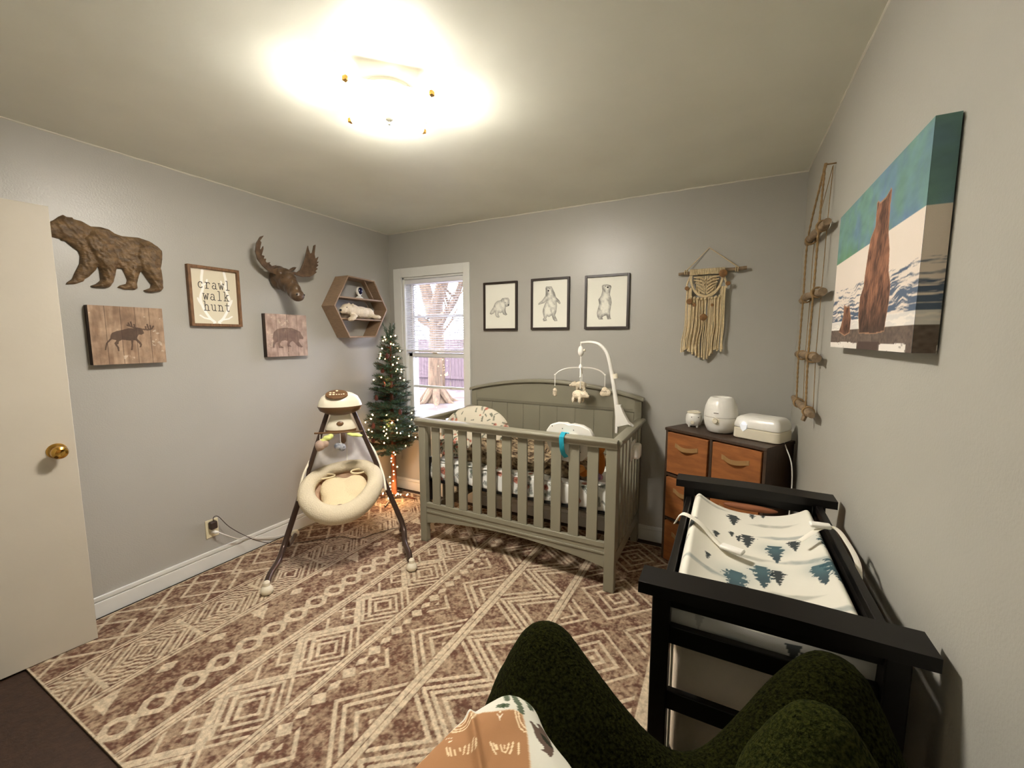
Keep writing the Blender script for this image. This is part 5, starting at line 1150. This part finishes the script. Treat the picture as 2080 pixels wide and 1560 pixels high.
for zz0, zz1 in ((.612, .874), (.315, .580), (.018, .285)):
    for xx0, xx1 in ((tk+.006, DW/2-tk/2-.006), (DW/2+tk/2+.006, DW-tk-.006)):
        Mo = MD @ Matrix.Translation((0, rs.uniform(-.010, .0), 0)) @ RZ(rs.uniform(-.008, .008))
        o = relm(MB().box((xx0, -.004, zz0), (xx1, DD-.02, zz1), M=Mo).build('drawer', M['drw'], bevel=.004), dr_, MD)
        xm = (xx0+xx1)/2; zh = zz1-.075
        b = MB(); n = 10; pts_ = [(xm-.078+.156*i/n, -.006-.022*math.sin(math.pi*min(1, max(0, (i-1)/(n-2)))), zh-.012*math.sin(math.pi*i/n)) for i in range(n+1)]
        vs = []; 
        for p in pts_: vs += [tuple(Mo @ Vector((p[0], p[1], p[2]-.013))), tuple(Mo @ Vector((p[0], p[1], p[2]+.013)))]
        b.add(vs, [(2*i, 2*i+2, 2*i+3, 2*i+1) for i in range(n)])
        h_ = b.build('handle', M['strap'], solid=.003); h_.parent = o
# three white machines on top
tz = DH+.0005
bs = thing('sound_machine', 'small round white sound machine, leftmost on the drawer cabinet', 'sound machine', (2.712, -.120, tz))
b = MB().lathe([(.001, .012), (.040, .012), (.046, .018), (.050, .045), (.047, .075), (.038, .092), (.030, .096), (.001, .097)], (2.712, -.120, tz), n=36); rel(b.build('body', M['white'], smooth=True), bs)
b = MB().lathe([(.044, .094), (.034, .101), (.030, .100), (.030, .094)], (2.712, -.120, tz), n=36); rel(b.build('top_ring', M['white2'], smooth=True), bs)
for a in (-2.3, -.9, .9, 2.3):
    c = Vector((2.712+.036*math.cos(a), -.120+.036*math.sin(a), tz)); rel(MB().lathe([(.001, 0), (.006, 0), (.009, .013), (.001, .016)], c, n=12).build('foot', M['white'], smooth=True), bs)
fd = Vector((.06, -1, 0)).normalized(); sd_ = Vector((1, .06, 0)).normalized()
Mfr = Matrix(((sd_.x, 0, fd.x, 0), (sd_.y, 0, fd.y, 0), (0, 1, 0, 0), (0, 0, 0, 1)))
cb_ = Vector((2.712, -.120, tz))
rel(MB().lathe([(.001, .004), (.010, .004), (.012, 0), (.001, -.003)], cb_+fd*.050+Vector((-.008, 0, .034)), n=16, M=Mfr).build('knob', M['white2'], smooth=True), bs)
for dx in (-.014, .026): rel(MB().ell(cb_+fd*.0475+sd_*dx+Vector((0, 0, .068)), (.003, .003, .003), n=8, m=6).build('eye_dot', M['black'], smooth=True), bs)
hm = thing('humidifier', 'large round white humidifier with a dial in the middle of the drawer cabinet', 'humidifier', (2.868, -.225, tz))
hc_ = Vector((2.868, -.225, tz))
b = MB().lathe([(.001, .004), (.062, .004), (.072, .010), (.088, .045), (.0945, .082), (.095, .100)], hc_, n=48); rel(b.build('base', M['white'], smooth=True), hm)
b = MB().lathe([(.0942, .102), (.0935, .125), (.088, .160), (.076, .195), (.064, .214), (.056, .217), (.050, .213), (.046, .196), (.001, .194)], hc_, n=48); rel(b.build('water_tank', M['white'], smooth=True), hm)
b = MB().lathe([(.001, 0), (.045, 0), (.045, .006), (.001, .006)], hc_, n=32); rel(b.build('foot_ring', M['white2']), hm)
hf = Vector((-.28, -1, 0)).normalized(); hs_ = Vector((-hf.y, hf.x, 0)); Mh = Matrix(((hs_.x, 0, hf.x, 0), (hs_.y, 0, hf.y, 0), (0, 1, 0, 0), (0, 0, 0, 1)))
rel(MB().lathe([(.001, .012), (.012, .012), (.014, .008), (.015, 0), (.020, -.001), (.021, -.004), (.001, -.006)], hc_+hf*.095+Vector((0, 0, .082)), n=24, M=Mh).build('dial', M['white2'], smooth=True), hm)
b = MB()
for i in range(5): b.box((-.013+.0055*i, -.0022, -.0005), (-.009+.0055*i, .0022, .0012), M=Matrix.Translation(hc_+hf*.0935+Vector((0, 0, .128))) @ Mh)
rel(b.build('lettering', M['wired']), hm)
ww = thing('wipe_warmer', 'white box shaped wipe warmer with a lit window, right end of the drawer cabinet', 'wipe warmer', (3.075, -.315, tz))
Mw = Matrix.Translation((3.083, -.308, tz)) @ RZ(DA+.05)
def rbox(b, sx, sy, z0, z1, tx=1., n=8, r=.03, M_=Mw):
    vs = []; fs = []; ring = []
    for k in range(4):
        ca, sa = ((1, 1), (-1, 1), (-1, -1), (1, -1))[k]
        for j in range(n+1):
            a = math.pi/2*k+math.pi/2*j/n; ring.append((ca*(sx-r)+r*math.cos(a), sa*(sy-r)+r*math.sin(a)))
    m_ = len(ring); lv = [(z0, .96), (z0+.004, 1), (z0+(z1-z0)*.3, 1.), (z0+(z1-z0)*.8, .5*(1+tx)), (z1-.004, tx), (z1, tx-.04)]
    for z, s_ in lv: vs += [tuple(M_ @ Vector((x*s_, y*s_, z))) for x, y in ring]
    for i in range(len(lv)-1): fs += [(i*m_+j, i*m_+(j+1) % m_, (i+1)*m_+(j+1) % m_, (i+1)*m_+j) for j in range(m_)]
    fs += [tuple(reversed(range(m_))), tuple(range((len(lv)-1)*m_, len(lv)*m_))]
    return b.add(vs, fs)
o = rbox(MB(), .125, .092, .003, .062, .99).build('base', M['white2'], smooth=True); rel(o, ww)
o = rbox(MB(), .124, .091, .064, .128, .84).build('lid', M['white'], smooth=True); rel(o, ww)
b = MB(); b.prism([(-.050, .086), (-.046, .060), (-.030, .044), (-.014, .060), (-.010, .086)], lambda u, v, w: tuple(Mw @ Vector((u-.03, w, v))), -.0965, -.088)
rel(b.build('window', mat('lit_window', L(226, 222, 212), rough=.2, emit=(.8, .9, 1), es=.15), bevel=.001), ww)
rel(MB().ell(Mw @ Vector((-.060, -.093, .090)), (.007, .004, .006), n=10, m=8).build('indicator_light', mat('indicator', (1, 1, 1), emit=(.75, .88, 1.), es=3.5), smooth=True), ww)
b = MB().tube(bez([Mw @ Vector((.11, .0, .012)), Mw @ Vector((.135, -.02, -.02)), Vector((3.215, -.48, .80)), Vector((3.218, -.50, .62)), Vector((3.21, -.48, .4))], 6), .003, n=6); rel(b.build('cable', M['wirew'], smooth=True), ww)

# ------------------------------------------------------------------ changing table
tx0, tx1, ty0, ty1, th_ = 2.738, 3.230, -2.142, -1.318, .945
cg = thing('changing_table', 'black wooden changing table standing along the right wall', 'changing table', ((tx0+tx1)/2, (ty0+ty1)/2, 0))
for (x0_, x1_) in ((2.765, 2.803), (3.165, 3.203)):
    for (y0_, y1_) in ((-2.122, -2.085), (-1.375, -1.338)):
        rel(MB().box((x0_, y0_, .0 if y0_ > -2 else .0), (x1_, y1_, th_-.028)).build('leg', M['espresso'], bevel=.003), cg)
for (y0_, y1_) in ((-2.145, -2.070), (-1.395, -1.318)):
    b = MB(); n = 12; P_ = []
    for i in range(n+1):
        x = tx0+(tx1-tx0)*i/n; P_.append((x, th_-.004*math.cos(math.pi*i/n)**2))
    b.prism(P_+[(tx1, th_-.030), (tx0, th_-.030)], lambda u, v, w: (u, w, v), y0_, y1_); rel(b.build('end_cap', M['espresso'], bevel=.005), cg)
for y in (-2.110, -1.368):
    rel(MB().box((2.80, y, .878), (3.168, y+.018, .917)).build('end_rail', M['espresso'], bevel=.002), cg)
    rel(MB().box((2.80, y, .792), (3.168, y+.018, .834)).build('end_rail', M['espresso'], bevel=.002), cg)
    for z0_, z1_ in ((.632, .676), (.40, .44), (.14, .18)): rel(MB().box((2.80, y, z0_), (3.168, y+.018, z1_)).build('end_rail', M['espresso'], bevel=.002), cg)
for x in (2.775, 3.172):
    rel(MB().box((x, -2.085, .795), (x+.018, -1.375, .878)).build('side_rail', M['espresso'], bevel=.002), cg)
    rel(MB().box((x, -2.085, .895), (x+.018, -1.375, .918)).build('side_rail', M['espresso'], bevel=.002), cg) if x > 3 else None
rel(MB().box((2.79, -2.095, .800), (3.175, -1.365, .812)).build('tray', M['espresso']), cg)
for z in (.455, .16): rel(MB().box((2.77, -2.10, z), (3.198, -1.36, z+.016)).build('shelf', M['espresso'], bevel=.002), cg)
# two soft bins on the shelves
for z0_, z1_, lb in ((.4715, .775, 'greige soft storage bin with pale edging on the upper shelf of the changing table'), (.1765, .445, 'greige soft storage bin with pale edging on the lower shelf of the changing table')):
    t = thing('storage_bin', lb, 'storage bin', (2.98, -1.78, z0_), group='bins under the changing table')
    b = MB(); b.box((2.806, -2.066, z0_), (3.150, -1.40, z1_)); rel(b.build('body', M['bin'], bevel=.022, seg=4), t)
    b = MB(); R_ = .028
    pth = [(2.806, z1_-.01)]+[(2.806+R_-R_*math.cos(a), z0_+R_-R_*math.sin(a)) for a in np.linspace(0, math.pi/2, 7)]+[(3.150-R_+R_*math.sin(a), z0_+R_-R_*math.cos(a)) for a in np.linspace(0, math.pi/2, 7)]+[(3.150, z1_-.01)]
    b.tube([(p[0], -2.068, p[1]+.002) for p in pth], .0035, n=6); rel(b.build('piping', M['white2'], smooth=True), t)
# contoured pad with printed cover
px0, px1, py0, py1 = 2.800, 3.165, -2.075, -1.40
U, V = grid(px0, px1, py0, py1, .0026); C = np.zeros(U.shape+(3,)); C[...] = L(216, 213, 200)
for (cu, cvv), kk in zip(PM, range(9)):
    for j in range(2):
        dx = .035 if j else -.01; du = (U-cu-dx)*.9+(V-cvv)*.3; dv_ = (V-cvv)-(U-cu)*.12+.01*j
        f = np.clip(1-(np.abs(du)/.055)-(np.abs(dv_)/.016), 0, 1)*(.5+.9*(vnoise(U, V, 60, kk)-.3)); put(C, np.clip(f*1.4, 0, .6), L(118, 130, 130) if kk % 2 else L(140, 140, 128))
rr_ = random.Random(2)
for (cu, cvv, s_) in PT:
    m_ = (np.abs(U-cu) < s_) & (np.abs(V-cvv) < s_*1.3); du = U-cu; dv_ = (V-cvv+s_*.7)/(s_*1.35)   # apex toward the near end
    wid = np.clip(dv_, 0, 1)**.8*s_*.40*(1-.35*(dv_ > .85)); rag = .30+.45*np.abs(np.sin(dv_*17+cu*50))+1.1*(vnoise(U, V, 230, 3)-.25)
    t_ = m_ & (dv_ > 0) & (dv_ < 1) & (np.abs(du) < wid*rag)
    put(C, t_, L(30, 40, 44) if s_ < .068 else L(30, 56, 66), .95)
    if s_ > .07: put(C, m_*np.exp(-((du/(s_*.5))**2+((dv_-.8)/.35)**2))*.35, L(90, 124, 130))
s_ = (U-px0)/(px1-px0)*2-1; ee = np.minimum(V-py0, py1-V)
Z = .865+.068*np.abs(s_)**2.6; edx = np.clip((1-np.abs(s_))/.16, 0, 1); Z = .822+(Z-.822)*np.sqrt(edx*(2-edx)); q = np.clip(ee/.03, 0, 1); Z = .822+(Z-.822)*np.sqrt(q*(2-q))
Z += .002*(vnoise(U, V, 14, 8)-.5)
X = U
pad = thing('changing_pad', 'white contoured changing pad with dark pine tree print on the changing table', 'changing pad', ((px0+px1)/2, (py0+py1)/2, .813))
rel(surf('printed_cover', np.stack([X, V, Z], -1), C, M['cloth'], extra=[boxq((px0, py0, .8135), (px1, py1, .824), L(226, 220, 204))]), pad)
# side skirts of the cover carrying the same print at the near end
US, ZS = grid(px0, px1, .8135, .900, .003); Cs = np.zeros(US.shape+(3,)); Cs[...] = L(214, 212, 206)
for (cu, z_, s2) in ((3.035, .815, .075), (3.052, .84, .03), (2.86, .83, .05)):
    dv_ = (ZS-z_)/s2; put(Cs, (dv_ > 0) & (dv_ < 1) & (np.abs(US-cu) < np.clip(dv_, 0, 1)*s2*.2), L(40, 52, 58), .9 if s2 != .05 else .3)
put(Cs, np.exp(-(((US-2.93)/.03)**2+((ZS-.84)/.02)**2)), L(120, 146, 152), .5)
sh_ = .868+.058*np.abs((US-px0)/(px1-px0)*2-1)**2.6-.012; ZZ = .8135+(ZS-.8135)/(.900-.8135)*(sh_-.8135)
rel(surf('cover_end', np.stack([US, py0-.004-.006*np.sin((ZS-.8135)/.0865*math.pi), ZZ], -1), Cs, M['cloth']), pad)
# safety strap
wm_ = mat('white_webbing', L(232, 228, 214), rough=.8)
b = MB(); b.tube(bez([(2.768, -1.70, .90), (2.79, -1.705, .935), (2.84, -1.715, .918), (2.875, -1.74, .893), (2.905, -1.775, .884), (2.94, -1.79, .882)], 6), .014, n=8, flat=.14, up=(0, 0, 1)); rel(b.build('safety_strap', wm_, smooth=True), pad)
b = MB(); b.box((-.03, -.014, 0), (.03, .014, .010), M=Matrix.Translation((2.925, -1.785, .886)) @ RZ(-.35)); rel(b.build('strap_buckle', M['white'], bevel=.004), pad)
b = MB(); b.tube(bez([(3.09, -1.70, .915), (3.14, -1.66, .945), (3.175, -1.655, .95), (3.195, -1.70, .93), (3.203, -1.76, .91), (3.200, -1.80, .88)], 6), .007, n=8, flat=.14, up=(0, 0, 1)); rel(b.build('safety_strap', wm_, smooth=True), pad)
b = MB(); b.box((-.025, -.012, 0), (.025, .012, .012), M=Matrix.Translation((3.14, -1.655, .946)) @ RZ(.1)); rel(b.build('strap_buckle', M['white'], bevel=.004), pad)
# folded brown cloth at the far end of the tray
fb = MB(); fb.ell((2.985, -1.385, .872), (.085, .010, .013)); o = fb.build('wooden_hairbrush', mat('brown_leather', L(150, 92, 60), rough=.6), smooth=True)
o.name = 'brown_pouch'; tag(o, 'flat reddish brown pouch tucked at the far end of the changing table', 'pouch')

# ------------------------------------------------------------------ green fleece armchair in the foreground
RIM = [(2.625,-2.398,.90),(2.691,-2.423,.86),(2.761,-2.434,.81),(2.836,-2.431,.77),(2.91,-2.393,.77),(2.974,-2.348,.83),(3.02,-2.306,.88),(3.059,-2.272,.91)]
ac = thing('armchair', 'dark green fleece armchair in the foreground, its two rounded wings with a dip between', 'armchair', (2.84, -2.42, 0))
b = MB(); P = bez(RIM, 3)
for p in P:
    for dz, r in ((0, .062), (-.04, .080), (-.09, .100), (-.15, .118), (-.22, .13), (-.32, .135), (-.45, .135), (-.60, .13)):
        if p.z+dz < .2: continue
        q = p+Vector((0, -.10*min(1, -dz*2), dz)); q.x = min(q.x, W-.02-r)
        q.y = min(q.y, -2.16-r)
        b.ell(q, (r, r, r*1.05), n=12, m=8)
rel(b.build('back_shell', M['green'], remesh=.016), ac)
b = MB(); L0 = Vector((3.010, -2.446, .98))
for dz, r in ((0, .050), (-.04, .070), (-.09, .092), (-.16, .11), (-.26, .12)): b.ell(L0+Vector((0, -.02-.02*r*10+.01, dz)), (r, r*.9, r*1.1), n=14, m=10)
rel(b.build('wing_cushion', M['green2'], remesh=.014), ac)
rel(MB().box((2.60, -2.72, .18), (3.10, -2.42, .42)).build('seat_base', M['green'], bevel=.05, seg=4), ac)
for x in (2.66, 3.04):
    for y in (-2.68, -2.46): rel(MB().tube([(x, y, .2), (x, y, .0)], [.022, .016], n=12).build('leg', M['espresso'], smooth=True), ac)

# baby blanket draped on its left shoulder
bl2 = thing('baby_blanket', 'baby blanket, tan rainbow print over a white bear print border, draped on the green armchair', 'blanket', (2.64, -2.60, .85))
BO = [tuple(p)[:2] for p in bez([(a, c, 0) for a, c in BO+BO[:1]], 6)][:-1]
xs_, ys_ = [p[0] for p in BO], [p[1] for p in BO]
U, V = grid(2.50, 2.80, -2.76, -2.49, .0014)
ins = inpoly(U, V, BO); d = segd(U, V, BO, True); C = np.zeros(U.shape+(3,)); C[...] = L(214, 212, 198)
tan = inpoly(U, V, BT); put(C, tan, L(168, 124, 86)); ds = segd(U, V, BT, True); put(C, ds < .0012, L(206, 176, 140), .6)
for s_ in BP: put(C, (segd(U, V, s_) < .0030+.0022*np.abs(np.sin(V*900+U*300))) & ~tan, L(52, 72, 44), .9)
put(C, inpoly(U, V, BB), L(84, 62, 50), .95); put(C, inpoly(U, V, BG), L(34, 40, 26), .95)
for s_ in BL: put(C, (segd(U, V, s_) < .0011), L(240, 218, 180), .9)
for s_ in BH: put(C, inpoly(U, V, s_), L(244, 230, 204), .95)
h = np.where(ins, np.clip(d/.06, 0, 1), 0); Z = .905+.035*np.sqrt(h*(2-h))+.004*(vnoise(U, V, 24, 4)-.5)+.010*np.exp(-((U*.75+V*.66-(2.60*.75-2.60*.66))/.006)**2)*(V < -2.57)
m4 = ins[:-1, :-1] & ins[1:, :-1] & ins[:-1, 1:] & ins[1:, 1:]
rel(surf('printed_cloth', np.stack([U, V, Z], -1), C, M['cloth'], mask=m4, solid=.003), bl2)
b = MB(); BOs = [Vector((p[0], p[1], 0)) for p in BO]; n = len(BOs); cen = sum(BOs, Vector())/n
vs = []
for k_ in range(2):
    for p in BOs:
        q = p+(p-cen).normalized()*(.0 if k_ == 0 else .012); vs.append((q.x, q.y, .905 if k_ == 0 else .72))
b.add(vs, [(i, (i+1) % n, (i+1) % n+n, i+n) for i in range(n)]); rel(b.build('hanging_edge', mat('white_cotton', L(234, 232, 216), rough=.9), smooth=True, solid=.003), bl2)
